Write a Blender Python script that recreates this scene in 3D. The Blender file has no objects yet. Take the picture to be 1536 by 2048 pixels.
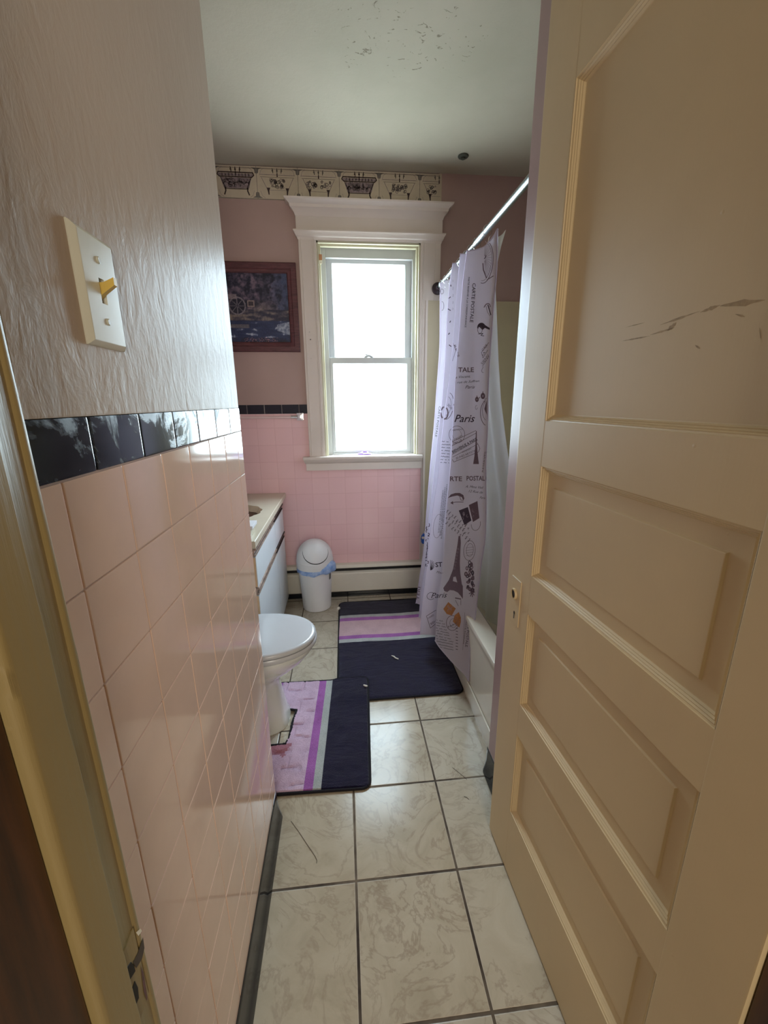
import bpy, bmesh, math, random
from mathutils import Vector, Matrix, Euler
from mathutils.bvhtree import BVHTree
from mathutils.geometry import tessellate_polygon
from mathutils import noise as mnoise
R = random.Random(7)
WORLD_S = 28.0; HALL_P = 21.0; EXPO = 0.36
sc = bpy.context.scene
COL = sc.collection
PI = math.pi

# ------------------------------------------------------------------ camera
CAM = Vector((0.2607, -0.4050, 1.3418)); ROT = Euler((math.radians(75.072), math.radians(0.448), math.radians(-5.602)), 'XYZ'); FPX = 827.05
cd = bpy.data.cameras.new('camera'); cam = bpy.data.objects.new('camera', cd); COL.objects.link(cam)
cam.location = CAM; cam.rotation_euler = ROT
cd.sensor_fit = 'HORIZONTAL'; cd.sensor_width = 36; cd.lens = 36 * FPX / 1536; cd.clip_start = 0.01
sc.camera = cam
RM = ROT.to_matrix()
def ray(x, y): return (RM @ Vector(((x - 768) / FPX, -(y - 1024) / FPX, -1))).normalized()
def on(ax, v, x, y):
    d = ray(x, y); return CAM + d * ((v - CAM[ax]) / d[ax])

# ------------------------------------------------------------------ materials
def lin(c):
    c = c / 255.0
    return c / 12.92 if c <= 0.04045 else ((c + 0.055) / 1.055) ** 2.4
def rgb(r, g, b): return (lin(r), lin(g), lin(b), 1)
class NT:
    def __init__(s, name):
        s.m = bpy.data.materials.new(name); s.m.use_nodes = True
        s.t = s.m.node_tree; s.n = s.t.nodes; s.l = s.t.links
        s.b = s.n['Principled BSDF']; s.co = s.n.new('ShaderNodeTexCoord')
    def link(s, a, b): s.l.new(a, b)
    def math(s, op, a, b=None, clamp=False):
        n = s.n.new('ShaderNodeMath'); n.operation = op; n.use_clamp = clamp
        for i, v in enumerate((a, b)):
            if v is None: continue
            if isinstance(v, (int, float)): n.inputs[i].default_value = v
            else: s.l.new(v, n.inputs[i])
        return n.outputs[0]
    def mapped(s, scale=(1, 1, 1), rot=(0, 0, 0)):
        n = s.n.new('ShaderNodeMapping'); n.inputs['Scale'].default_value = scale; n.inputs['Rotation'].default_value = rot
        s.l.new(s.co.outputs['Object'], n.inputs['Vector']); return n.outputs[0]
    def noise(s, scale, detail=4, rough=.55, vec=None, dist=0):
        n = s.n.new('ShaderNodeTexNoise'); n.inputs['Scale'].default_value = scale; n.inputs['Detail'].default_value = detail
        n.inputs['Roughness'].default_value = rough; n.inputs['Distortion'].default_value = dist
        s.l.new(vec if vec is not None else s.co.outputs['Object'], n.inputs['Vector']); return n.outputs['Fac']
    def ramp(s, fac, stops):
        n = s.n.new('ShaderNodeValToRGB'); e = n.color_ramp.elements
        while len(e) < len(stops): e.new(.5)
        for i, (p, c) in enumerate(stops): e[i].position = p; e[i].color = c if len(c) == 4 else (*c, 1)
        s.l.new(fac, n.inputs[0]); return n.outputs[0]
    def mix(s, fac, a, b):
        n = s.n.new('ShaderNodeMix'); n.data_type = 'RGBA'
        for i, v in ((0, fac), (6, a), (7, b)):
            if isinstance(v, (int, float, tuple)): n.inputs[i].default_value = v
            else: s.l.new(v, n.inputs[i])
        return n.outputs[2]
    def bump(s, h, strength=.3, dist=.01, prev=None):
        n = s.n.new('ShaderNodeBump'); n.inputs['Strength'].default_value = strength; n.inputs['Distance'].default_value = dist
        s.l.new(h, n.inputs['Height'])
        if prev is not None: s.l.new(prev, n.inputs['Normal'])
        return n.outputs[0]
    def sep(s):
        n = s.n.new('ShaderNodeSeparateXYZ'); s.l.new(s.co.outputs['Object'], n.inputs[0]); return n.outputs
def setp(b, **k):
    for a, v in k.items(): b.inputs[a.replace('_', ' ')].default_value = v
def mat(name, col, rough=.5, var=.06, vs=8, bump=0, bs=40, metal=0, stretch=(1, 1, 1), bd=.004, coat=0, **kw):
    t = NT(name); c = col
    f = t.noise(vs, 4, .6, t.mapped(stretch))
    dk = tuple(max(0, x * (1 - var * 2)) for x in c[:3]) + (1,); lt = tuple(min(1, x * (1 + var)) for x in c[:3]) + (1,)
    t.link(t.ramp(f, [(.25, dk), (.75, lt)]), t.b.inputs['Base Color'])
    setp(t.b, Roughness=rough, Metallic=metal)
    if coat: t.b.inputs['Coat Weight'].default_value = coat; t.b.inputs['Coat Roughness'].default_value = .1
    if bump: t.link(t.bump(t.noise(bs, 5, .6, t.mapped(stretch)), bump, bd), t.b.inputs['Normal'])
    for a, v in kw.items(): t.b.inputs[a.replace('_', ' ')].default_value = v
    return t.m

M = {}
# painted wood of door / frames: brushed enamel
def enamel(name, col, rough, brush=(60, 60, 3), st=.25, spots=True):
    t = NT(name)
    v = t.mapped(brush); f = t.noise(1, 6, .65, v); g = t.noise(2.5, 4, .6)
    a = t.ramp(g, [(.3, tuple(x * .9 for x in col[:3])), (.7, col)])
    t.link(a, t.b.inputs['Base Color'])
    r = t.math('ADD', t.math('MULTIPLY', g, .12), rough - .06); t.link(r, t.b.inputs['Roughness'])
    n = t.bump(f, st, .0012)
    if spots:
        vo = t.n.new('ShaderNodeTexVoronoi'); vo.inputs['Scale'].default_value = 16; t.link(t.co.outputs['Object'], vo.inputs['Vector'])
        sp = t.math('SUBTRACT', .05, vo.outputs['Distance'], True); n = t.bump(t.math('MULTIPLY', sp, 20), .5, .0008, n)
    t.link(n, t.b.inputs['Normal']); t.b.inputs['Specular IOR Level'].default_value = .8 if name == 'door_paint' else .5; return t.m
M['door'] = enamel('door_paint', rgb(226, 201, 156), .46, (70, 70, 4), .16)
M['door_h'] = M['door']
M['jamb'] = enamel('jamb_paint', rgb(150, 130, 86), .36, (90, 90, 4), .6)
M['trim'] = enamel('window_trim_paint', rgb(228, 216, 207), .42, (8, 8, 60), .25)
M['vinyl'] = mat('white_vinyl', rgb(196, 198, 198), .35, .02)
M['heater'] = mat('heater_cream_enamel', rgb(228, 222, 208), .4, .03)
M['cream_gloss'] = enamel('old_cream_paint', rgb(206, 200, 174), .35, (60, 60, 5), .3)
def darkwood():
    t = NT('dark_stained_wood'); f = t.noise(3, 6, .65, t.mapped((22, 22, 1.5)))
    t.link(t.ramp(f, [(.3, rgb(40, 22, 12)), (.75, rgb(96, 56, 28))]), t.b.inputs['Base Color']); setp(t.b, Roughness=.4); return t.m
M['darkwood'] = darkwood()
def plaster(name, col, rough, st, scale, stretch, dist, fine=.3, spec=.5):
    t = NT(name)
    g = t.noise(1.7, 4, .6); t.link(t.ramp(g, [(.3, tuple(x * .88 for x in col[:3])), (.7, col)]), t.b.inputs['Base Color'])
    f = t.noise(scale, 5, .62, t.mapped(stretch), .6); h = t.noise(scale * 4, 3, .5, t.mapped(stretch))
    n = t.bump(f, st, dist); n = t.bump(h, fine, dist * .3, n)
    setp(t.b, Roughness=rough); t.b.inputs['Specular IOR Level'].default_value = spec
    t.link(n, t.b.inputs['Normal']); return t.m
M['plaster'] = plaster('glossy_mauve_wall_paint', rgb(206, 188, 172), .37, .48, 34, (1, 1, .5), .003, .4, .035)
M['backpaint'] = plaster('mauve_wall_paint', rgb(186, 158, 151), .5, .12, 30, (1, 1, 1), .002)
def ceilmat():
    t = NT('ceiling_plaster'); x, y, z = t.sep()
    g = t.noise(2.2, 4, .6)
    base = t.ramp(g, [(.3, rgb(176, 170, 152)), (.7, rgb(188, 180, 163))])
    # flaking patches: small chips clustered around a damaged area
    def d2(cx, cy, rx, ry):
        a = t.math('DIVIDE', t.math('SUBTRACT', x, cx), rx); b = t.math('DIVIDE', t.math('SUBTRACT', y, cy), ry)
        return t.math('ADD', t.math('MULTIPLY', a, a), t.math('MULTIPLY', b, b))
    near = t.math('SUBTRACT', 1.0, d2(.52, 1.46, .46, .28), True)
    pit = t.noise(26, 3, .7, t.mapped((1, 1.6, 1)), 1.2)
    th = t.math('SUBTRACT', .74, t.math('MULTIPLY', near, .13))
    chip = t.math('MULTIPLY', t.math('MULTIPLY', t.math('SUBTRACT', pit, th, True), 30, True), t.math('GREATER_THAN', near, .02))
    c = t.mix(t.math('MULTIPLY', chip, .75), base, rgb(120, 108, 88)); t.link(c, t.b.inputs['Base Color'])
    n = t.bump(t.noise(75, 4, .6), .35, .003); n = t.bump(chip, .6, .004, n); n = t.bump(t.noise(6, 3, .5), .3, .01, n)
    t.link(n, t.b.inputs['Normal']); setp(t.b, Roughness=.75); return t.m
M['ceiling'] = ceilmat()
def tilemat(name, col, rough, mottled=.05):
    t = NT(name); g = t.noise(9, 4, .6)
    t.link(t.ramp(g, [(.3, tuple(x * (1 - mottled * 1.5) for x in col[:3])), (.7, col)]), t.b.inputs['Base Color'])
    setp(t.b, Roughness=rough); t.link(t.bump(t.noise(14, 2, .5), .05, .003), t.b.inputs['Normal']); return t.m
M['pink'] = tilemat('pink_ceramic_tile', rgb(240, 207, 186), .09)
M['black'] = tilemat('black_ceramic_tile', rgb(24, 27, 34), .1)
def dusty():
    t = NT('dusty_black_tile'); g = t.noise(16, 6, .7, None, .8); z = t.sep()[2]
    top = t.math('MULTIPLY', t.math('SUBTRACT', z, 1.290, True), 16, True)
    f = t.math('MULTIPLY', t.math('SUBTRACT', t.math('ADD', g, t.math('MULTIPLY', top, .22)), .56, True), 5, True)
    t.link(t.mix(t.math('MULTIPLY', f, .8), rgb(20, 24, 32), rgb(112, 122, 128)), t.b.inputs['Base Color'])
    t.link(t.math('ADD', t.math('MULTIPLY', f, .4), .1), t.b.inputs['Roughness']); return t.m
M['black_dusty'] = dusty()
M['grout'] = mat('pink_grout', rgb(205, 176, 158), .7, .1, 20)
M['grout_dark'] = mat('joint_shadow_grout', rgb(60, 50, 46), .8, .1, 20)
def backtile():
    t = NT('pink_wall_tile_field'); x, y, z = t.sep(); P = .1095
    def edge(c, off):
        u = t.math('FRACT', t.math('DIVIDE', t.math('SUBTRACT', c, off), P))
        return t.math('SUBTRACT', .5, t.math('ABSOLUTE', t.math('SUBTRACT', u, .5)))
    d = t.math('MINIMUM', edge(x, -.0644 - 20 * P), edge(z, .6372 - 20 * P))
    line = t.math('LESS_THAN', d, .013)
    cell = t.n.new('ShaderNodeTexWhiteNoise'); cell.noise_dimensions = '2D'
    cx = t.n.new('ShaderNodeCombineXYZ')
    t.link(t.math('FLOOR', t.math('DIVIDE', t.math('SUBTRACT', x, -.0644 - 20 * P), P)), cx.inputs[0]); t.link(t.math('FLOOR', t.math('DIVIDE', t.math('SUBTRACT', z, .6372 - 20 * P), P)), cx.inputs[1])
    t.link(cx.outputs[0], cell.inputs['Vector'])
    c = t.ramp(cell.outputs['Value'], [(0, rgb(240, 197, 200)), (1, rgb(244, 203, 205))])
    t.link(t.mix(t.math('MULTIPLY', line, .24), c, rgb(190, 130, 128)), t.b.inputs['Base Color'])
    h = t.math('MULTIPLY', d, 14, True); n = t.bump(h, .25, .001); n = t.bump(t.noise(12, 2, .5), .10, .004, n)
    t.link(n, t.b.inputs['Normal']); setp(t.b, Roughness=.16); return t.m
M['backtile'] = backtile()
def floormat():
    t = NT('beige_marbled_floor_tile'); x, y, z = t.sep(); S = .29858; ox = .25618; oy = .48208
    def edge(c, off):
        u = t.math('FRACT', t.math('DIVIDE', t.math('SUBTRACT', c, off - 20 * S), S))
        return t.math('MULTIPLY', t.math('SUBTRACT', .5, t.math('ABSOLUTE', t.math('SUBTRACT', u, .5))), S)
    wob = t.math('MULTIPLY', t.math('SUBTRACT', t.noise(40, 3), .5), .0012)
    d = t.math('ADD', t.math('MINIMUM', edge(x, ox), edge(y, oy)), wob)
    g = t.math('LESS_THAN', d, .0035)
    cx = t.n.new('ShaderNodeCombineXYZ')
    t.link(t.math('FLOOR', t.math('DIVIDE', t.math('SUBTRACT', x, ox - 20 * S), S)), cx.inputs[0]); t.link(t.math('FLOOR', t.math('DIVIDE', t.math('SUBTRACT', y, oy - 20 * S), S)), cx.inputs[1])
    wn = t.n.new('ShaderNodeTexWhiteNoise'); wn.noise_dimensions = '2D'; t.link(cx.outputs[0], wn.inputs['Vector'])
    ad = t.n.new('ShaderNodeVectorMath'); ad.operation = 'MULTIPLY_ADD'; t.link(wn.outputs['Color'], ad.inputs[0]); ad.inputs[1].default_value = (7, 7, 7); t.link(t.co.outputs['Object'], ad.inputs[2])
    v = ad.outputs[0]
    a = t.noise(7, 6, .62, v, 1.4); b = t.noise(5, 5, .6, v, 2.2)
    base = t.ramp(a, [(.3, rgb(176, 166, 148)), (.5, rgb(190, 180, 163)), (.72, rgb(199, 190, 174))])
    vein = t.math('SUBTRACT', 1, t.math('MULTIPLY', t.math('ABSOLUTE', t.math('SUBTRACT', b, .5)), 26), True)
    base = t.mix(t.math('MULTIPLY', t.math('MULTIPLY', vein, t.noise(3, 3, .5, v)), .7), base, rgb(138, 118, 102))
    tint = t.ramp(wn.outputs['Value'], [(0, rgb(252, 246, 236)), (1, rgb(255, 255, 255))])
    mm = t.n.new('ShaderNodeMix'); mm.data_type = 'RGBA'; mm.blend_type = 'MULTIPLY'; mm.inputs[0].default_value = 1; t.link(base, mm.inputs[6]); t.link(tint, mm.inputs[7])
    rim = t.math('MULTIPLY', t.math('LESS_THAN', d, .0052), .5)
    c = t.mix(rim, mm.outputs[2], rgb(208, 198, 182))
    gc = t.ramp(t.noise(5, 4, .7), [(.35, rgb(58, 47, 40)), (.65, rgb(120, 106, 90))])
    t.link(t.mix(g, c, gc), t.b.inputs['Base Color'])
    t.link(t.math('ADD', t.math('MULTIPLY', g, .6), t.math('ADD', .13, t.math('MULTIPLY', a, .10))), t.b.inputs['Roughness'])
    h = t.math('MULTIPLY', t.math('SUBTRACT', d, .002, True), 300, True)
    n = t.bump(h, .6, .002); n = t.bump(t.noise(9, 4, .6), .10, .002, n); t.b.inputs['Specular IOR Level'].default_value = .22; t.link(n, t.b.inputs['Normal']); return t.m
M['floor'] = floormat()
M['porcelain'] = mat('white_porcelain', rgb(232, 232, 226), .08, .01, coat=.5)
M['lid'] = mat('white_toilet_seat_plastic', rgb(202, 202, 204), .2, .01)
M['tub'] = mat('cream_enamel', rgb(220, 210, 192), .16, .02)
M['panel'] = mat('beige_surround_panel', rgb(196, 182, 152), .35, .03)
M['liner'] = mat('grey_vinyl_liner', rgb(224, 220, 206), .3, .04, 5)
def _liner():
    t = NT('grey_translucent_liner'); t.b.inputs['Base Color'].default_value = rgb(224, 222, 210); setp(t.b, Roughness=.35)
    tr = t.n.new('ShaderNodeBsdfTranslucent'); tr.inputs['Color'].default_value = rgb(226, 226, 214)
    mx = t.n.new('ShaderNodeMixShader'); mx.inputs[0].default_value = .5
    t.link(t.b.outputs[0], mx.inputs[1]); t.link(tr.outputs[0], mx.inputs[2]); t.link(mx.outputs[0], t.n['Material Output'].inputs['Surface']); return t.m
M['liner'] = _liner()
M['plastic'] = mat('white_bin_plastic', rgb(232, 232, 234), .38, .02)
M['gap'] = mat('dark_gap', rgb(14, 14, 16), .6, .1)
def bagmat():
    t = NT('blue_bin_bag_film'); f = t.noise(30, 4, .6)
    t.link(t.ramp(f, [(.3, rgb(110, 150, 215)), (.7, rgb(185, 205, 238))]), t.b.inputs['Base Color']); setp(t.b, Roughness=.3)
    t.link(t.bump(f, .6, .004), t.b.inputs['Normal']); return t.m
M['bag'] = bagmat()
M['chrome'] = mat('chrome', (.8, .8, .82, 1), .12, .02, metal=1)
M['steel'] = mat('brushed_white_steel', (.32, .35, .34, 1), .36, .03, metal=1)
M['pinkbar'] = mat('pale_pink_bar', rgb(235, 205, 205), .15, .05)
M['dark_iron'] = mat('dark_plum_metal', rgb(50, 34, 44), .45, .1)
M['counter'] = mat('cultured_marble_cream', rgb(204, 194, 172), .22, .03, 6)
M['basin'] = mat('taupe_basin', rgb(222, 208, 184), .2, .04, 6)
M['laminate'] = mat('white_laminate', rgb(226, 232, 236), .3, .015)
M['beigeedge'] = mat('beige_edge_board', rgb(225, 190, 150), .5, .03)
M['bronze'] = mat('worn_bronze_pull_channel', rgb(176, 150, 134), .35, .3, 60, metal=.3, stretch=(1, .3, 1))
M['brownpull'] = mat('dark_brown_pull', rgb(52, 36, 32), .4, .2, 40)
M['frame'] = None
def framewood():
    t = NT('reddish_brown_frame_wood'); f = t.noise(3, 6, .65, t.mapped((6, 6, 30)))
    t.link(t.ramp(f, [(.3, rgb(70, 38, 44)), (.75, rgb(112, 64, 68))]), t.b.inputs['Base Color']); setp(t.b, Roughness=.4); return t.m
M['frame'] = framewood()
M['navy'] = None
def pile(name, c1, c2, seam=False):
    t = NT(name); f = t.noise(260, 3, .7); g = t.noise(14, 4, .6)
    k = t.math('ADD', t.math('MULTIPLY', f, .6), t.math('MULTIPLY', g, .4))
    t.link(t.ramp(k, [(.3, c1), (.68, c2)]), t.b.inputs['Base Color'])
    setp(t.b, Roughness=.95); t.b.inputs['Sheen Weight'].default_value = .25; t.b.inputs['Specular IOR Level'].default_value = .1
    n = t.bump(f, .9, .004)
    if seam:
        h = t.noise(7, 5, .6, t.mapped((1, 3, 1)), 1.5); n = t.bump(h, .5, .01, n)
    t.link(n, t.b.inputs['Normal']); return t.m
M['navy'] = pile('navy_pile', rgb(12, 8, 33), rgb(25, 19, 56), True)
M['purple'] = pile('purple_pile', rgb(132, 70, 138), rgb(190, 116, 194))
M['lilac'] = pile('lilac_pink_pile', rgb(184, 148, 176), rgb(238, 208, 230))
M['blush'] = pile('dusty_pink_pile', rgb(190, 154, 162), rgb(228, 194, 198))
M['greyp'] = pile('light_grey_pile', rgb(150, 154, 152), rgb(204, 206, 202))
M['redpile'] = pile('reddish_pink_pile', rgb(150, 90, 108), rgb(206, 146, 160))
M['binding'] = mat('black_overlock_edge', rgb(22, 18, 28), .9, .2, 80, bump=.8, bs=300)
def cloth():
    t = NT('printed_curtain_fabric'); v = t.mapped((1, 1, 1))
    w = t.noise(600, 2, .5); t.link(t.ramp(t.noise(5, 3, .5), [(.3, rgb(222, 213, 220)), (.7, rgb(229, 220, 227))]), t.b.inputs['Base Color'])
    setp(t.b, Roughness=.8); t.link(t.bump(w, .15, .001), t.b.inputs['Normal'])
    tr = t.n.new('ShaderNodeBsdfTranslucent'); tr.inputs['Color'].default_value = rgb(232, 226, 240)
    mx = t.n.new('ShaderNodeMixShader'); mx.inputs[0].default_value = .52
    t.link(t.b.outputs[0], mx.inputs[1]); t.link(tr.outputs[0], mx.inputs[2]); t.link(mx.outputs[0], t.n['Material Output'].inputs['Surface']); return t.m
M['cloth'] = cloth()
M['ink'] = mat('plum_brown_print', rgb(112, 92, 104), .85, .15, 300)
M['ink_dark'] = mat('dark_print', rgb(70, 58, 74), .85, .15, 300)
M['ink_light'] = mat('pale_print', rgb(160, 146, 158), .85, .1, 300)
M['ink_orange'] = mat('amber_print', rgb(176, 116, 66), .85, .2, 200)
M['paper'] = mat('cream_border_paper', rgb(205, 192, 170), .65, .04, 14)
M['pbrown'] = mat('border_print_dark', rgb(72, 56, 58), .7, .2, 60)
M['pgrey'] = mat('border_print_grey', rgb(124, 118, 112), .7, .15, 60)
M['pmauve'] = mat('border_print_mauve', rgb(150, 134, 138), .7, .2, 90)
M['switch'] = mat('ivory_switch_plate', rgb(224, 222, 206), .28, .02)
M['toggle'] = mat('yellowed_toggle', rgb(212, 178, 86), .35, .05)
M['screw'] = mat('painted_screw', rgb(205, 205, 190), .35, .04)
M['white'] = mat('white_bits', rgb(225, 220, 210), .7, .05)
M['blue'] = mat('blue_plastic', rgb(20, 84, 170), .25, .05)
M['lilacplastic'] = mat('lilac_plastic', rgb(146, 108, 182), .35, .04)
M['blade'] = mat('pale_steel_blade', (.7, .72, .74, 1), .25, .05, metal=1)
M['hair'] = mat('dark_hair', rgb(40, 30, 24), .6, .1)
M['orange'] = mat('amber_tape', rgb(196, 140, 100), .6, .1)
M['worn'] = mat('chipped_white_edge', rgb(236, 230, 212), .45, .05, 60)
def glassmat():
    t = NT('window_glass'); gl = t.n.new('ShaderNodeBsdfGlossy'); gl.inputs['Roughness'].default_value = .02
    tr = t.n.new('ShaderNodeBsdfTransparent'); tr.inputs[0].default_value = (.96, .98, .98, 1)
    mx = t.n.new('ShaderNodeMixShader'); mx.inputs[0].default_value = .06
    t.link(tr.outputs[0], mx.inputs[1]); t.link(gl.outputs[0], mx.inputs[2]); t.link(mx.outputs[0], t.n['Material Output'].inputs['Surface']); return t.m
M['glass'] = glassmat()
def vcol():
    t = NT('oil_painting'); a = t.n.new('ShaderNodeVertexColor'); a.layer_name = 'Col'
    f = t.noise(120, 4, .7); mm = t.n.new('ShaderNodeMix'); mm.data_type = 'RGBA'; mm.blend_type = 'OVERLAY'; mm.inputs[0].default_value = .5
    t.link(a.outputs[0], mm.inputs[6]); t.link(t.ramp(f, [(.3, (.2, .2, .2)), (.7, (.8, .8, .8))]), mm.inputs[7]); t.link(mm.outputs[2], t.b.inputs['Base Color'])
    setp(t.b, Roughness=.45); t.link(t.bump(f, .5, .002), t.b.inputs['Normal']); return t.m
M['painting'] = vcol()

# ------------------------------------------------------------------ mesh helpers
class MB:
    def __init__(s): s.v = []; s.f = []; s.mi = []; s.cur = 0
    def vert(s, *p): s.v.append(Vector(p[0]) if len(p) == 1 else Vector(p)); return len(s.v) - 1
    def face(s, *i): s.f.append(tuple(i)); s.mi.append(s.cur)
    def box(s, a, b, bevel=0):
        x0, y0, z0 = [min(a[i], b[i]) for i in range(3)]; x1, y1, z1 = [max(a[i], b[i]) for i in range(3)]
        bv = min(bevel, (x1 - x0) / 2.01, (y1 - y0) / 2.01, (z1 - z0) / 2.01)
        if bv <= 0:
            i = len(s.v)
            for z in (z0, z1):
                for x, y in ((x0, y0), (x1, y0), (x1, y1), (x0, y1)): s.vert(x, y, z)
            for f in ((3, 2, 1, 0), (4, 5, 6, 7), (0, 1, 5, 4), (1, 2, 6, 5), (2, 3, 7, 6), (3, 0, 4, 7)): s.face(*[i + k for k in f])
            return
        bm = bmesh.new(); bmesh.ops.create_cube(bm, size=1)
        for v in bm.verts: v.co = Vector(((x0 + x1) / 2 + v.co.x * (x1 - x0), (y0 + y1) / 2 + v.co.y * (y1 - y0), (z0 + z1) / 2 + v.co.z * (z1 - z0)))
        bmesh.ops.bevel(bm, geom=list(bm.edges), offset=bv, segments=2, profile=.7, affect='EDGES'); s.add(bm); bm.free()
    def add(s, bm, mtx=None):
        i = len(s.v); bm.verts.ensure_lookup_table()
        for v in bm.verts: s.v.append((mtx @ v.co) if mtx else v.co.copy())
        for f in bm.faces: s.face(*[i + v.index for v in f.verts])
    def tube(s, pts, r, n=8, caps=True, closed=False):
        pts = [Vector(p) for p in pts]; rings = []; up = None
        m = len(pts)
        for k, p in enumerate(pts):
            a = pts[k - 1] if k > 0 else (pts[-1] if closed else p); b = pts[(k + 1) % m] if (k < m - 1 or closed) else p
            t = (b - a).normalized()
            if up is None: up = t.orthogonal().normalized()
            up = (up - t * up.dot(t)); up = up.normalized() if up.length > 1e-6 else t.orthogonal().normalized()
            w = t.cross(up); rr = r[k] if isinstance(r, (list, tuple)) else r
            rings.append([s.vert(p + (up * math.cos(2 * PI * j / n) + w * math.sin(2 * PI * j / n)) * rr) for j in range(n)])
        s.loft(rings, closed)
        if caps and not closed: s.face(*reversed(rings[0])); s.face(*rings[-1])
    def loft(s, rings, closed=False):
        for k in range(len(rings) - (0 if closed else 1)):
            a = rings[k]; b = rings[(k + 1) % len(rings)]; n = len(a)
            for j in range(n): s.face(a[j], a[(j + 1) % n], b[(j + 1) % n], b[j])
    def lathe(s, c, prof, n=32, axis='z', cap=True):
        rings = []
        for r, h in prof:
            ring = []
            for j in range(n):
                a = 2 * PI * j / n; u, w = r * math.cos(a), r * math.sin(a)
                p = {'z': (u, w, h), 'y': (u, h, -w), 'x': (h, u, w)}[axis]
                ring.append(s.vert(c[0] + p[0], c[1] + p[1], c[2] + p[2]))
            rings.append(ring)
        s.loft(rings)
        if cap: s.face(*reversed(rings[0])); s.face(*rings[-1])
    def prism(s, poly, f0, f1):
        a = [s.vert(f0(*p)) for p in poly]; b = [s.vert(f1(*p)) for p in poly]; n = len(poly)
        s.face(*reversed(a)); s.face(*b)
        for j in range(n): s.face(a[j], a[(j + 1) % n], b[(j + 1) % n], b[j])
    def build(s, name, mats, parent=None, smooth=False, loc=None):
        me = bpy.data.meshes.new(name); off = Vector(loc) if loc else Vector()
        me.from_pydata([v - off for v in s.v], [], s.f)
        if not isinstance(mats, (list, tuple)): mats = [mats]
        for m in mats: me.materials.append(m)
        for p, mi in zip(me.polygons, s.mi): p.material_index = mi; p.use_smooth = bool(smooth)
        if smooth:
            try: me.set_sharp_from_angle(angle=math.radians(smooth if smooth is not True else 40))
            except Exception: pass
        bm = bmesh.new(); bm.from_mesh(me); bmesh.ops.recalc_face_normals(bm, faces=bm.faces); bm.to_mesh(me); bm.free()
        o = bpy.data.objects.new(name, me); COL.objects.link(o); o.location = off
        if smooth and smooth is not True and smooth < 60:
            w_ = o.modifiers.new('weighted_normals', 'WEIGHTED_NORMAL'); w_.keep_sharp = True
        if parent is not None:
            o.parent = parent
            # parts are given in the parent's own frame
        return o
def tag(o, label, cat, group=None):
    o['label'] = label; o['category'] = cat
    if group: o['group'] = group
    return o
def thing(name, label, cat, loc=(0, 0, 0), rz=0, group=None):
    o = bpy.data.objects.new(name, None); COL.objects.link(o); o.location = loc; o.rotation_euler = (0, 0, rz); o.empty_display_size = .05
    return tag(o, label, cat, group)
def struct(o): o['kind'] = 'structure'; return o
def sempty(name, loc=(0, 0, 0), rz=0):
    o = bpy.data.objects.new(name, None); COL.objects.link(o); o.location = loc; o.rotation_euler = (0, 0, rz); o.empty_display_size = .05; return struct(o)
def bx(name, a, b, m, parent=None, bevel=0):
    k = MB(); k.box(a, b, bevel); return k.build(name, m, parent, smooth=30 if bevel else False)

# ------------------------------------------------------------------ room shell
HC = 2.605; D = 2.341; XA = -.66; XR = 1.55; Z0 = 1.2725; P = .1095; YE = .708
struct(bx('floor', (-1.2, -2.2, -.05), (1.9, 2.6, 0), M['floor']))
struct(bx('ceiling', (-1.2, -2.2, HC), (1.9, 2.6, HC + .05), M['ceiling']))
# left wall with the switch: plaster above, relief tiles below
k = MB(); k.box((-.12, -.12, 0), (-.008, YE - .004, HC)); k.box((-.0082, -.12, Z0 + .057), (0, YE - .004, HC), .003)
k.cur = 2
k.box((-.0081, -.12, .05), (-.0022, YE - .001, Z0 + .055))
g = .0009
for j in range(12):
    zt = Z0 - j * P; zb = zt - P
    if zb < .06: zb = .06
    for c in range(-1, 7):
        y0 = c * P if c >= 0 else -.052; y1 = (c + 1) * P if c < 6 else YE
        if c == -1: y1 = 0
        i0 = len(k.v); k.cur = 1; k.box((-.007, y0 + g, zb + g), (0, y1 - g, zt - g), .0022)
        ty, tz = R.uniform(-.004, .004), R.uniform(-.004, .004); cy, cz = (y0 + y1) / 2, (zt + zb) / 2
        for v in k.v[i0:]:
            if v.x > -.004: v.x += (v.y - cy) * ty + (v.z - cz) * tz
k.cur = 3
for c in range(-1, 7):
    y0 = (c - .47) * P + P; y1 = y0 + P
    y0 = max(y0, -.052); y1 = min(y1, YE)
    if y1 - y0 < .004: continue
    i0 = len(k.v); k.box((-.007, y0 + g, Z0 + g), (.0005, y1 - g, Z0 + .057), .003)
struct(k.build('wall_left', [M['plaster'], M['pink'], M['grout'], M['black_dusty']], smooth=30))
# black cove base
def cove(name, y0, y1, x, sgn=1, h=.1, ez=.02):
    prof = [(0, 0), (.017, 0), (.019, .008), (.012, .026), (.006, .05), (.004, h - .006), (.001, h), (0, h)]
    k = MB(); rings = []
    for y, s_ in ((y0, 1), (y1 - ez, 1), (y1 - ez * .4, .75), (y1, .25)):
        rings.append([k.vert(x + sgn * px * s_, y, pz) for px, pz in prof])
    k.loft(rings); k.face(*rings[0]); k.face(*reversed(rings[-1])); return struct(k.build(name, M['black'], smooth=50))
cove('baseboard_left', -.1, YE + .006, 0)
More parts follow.
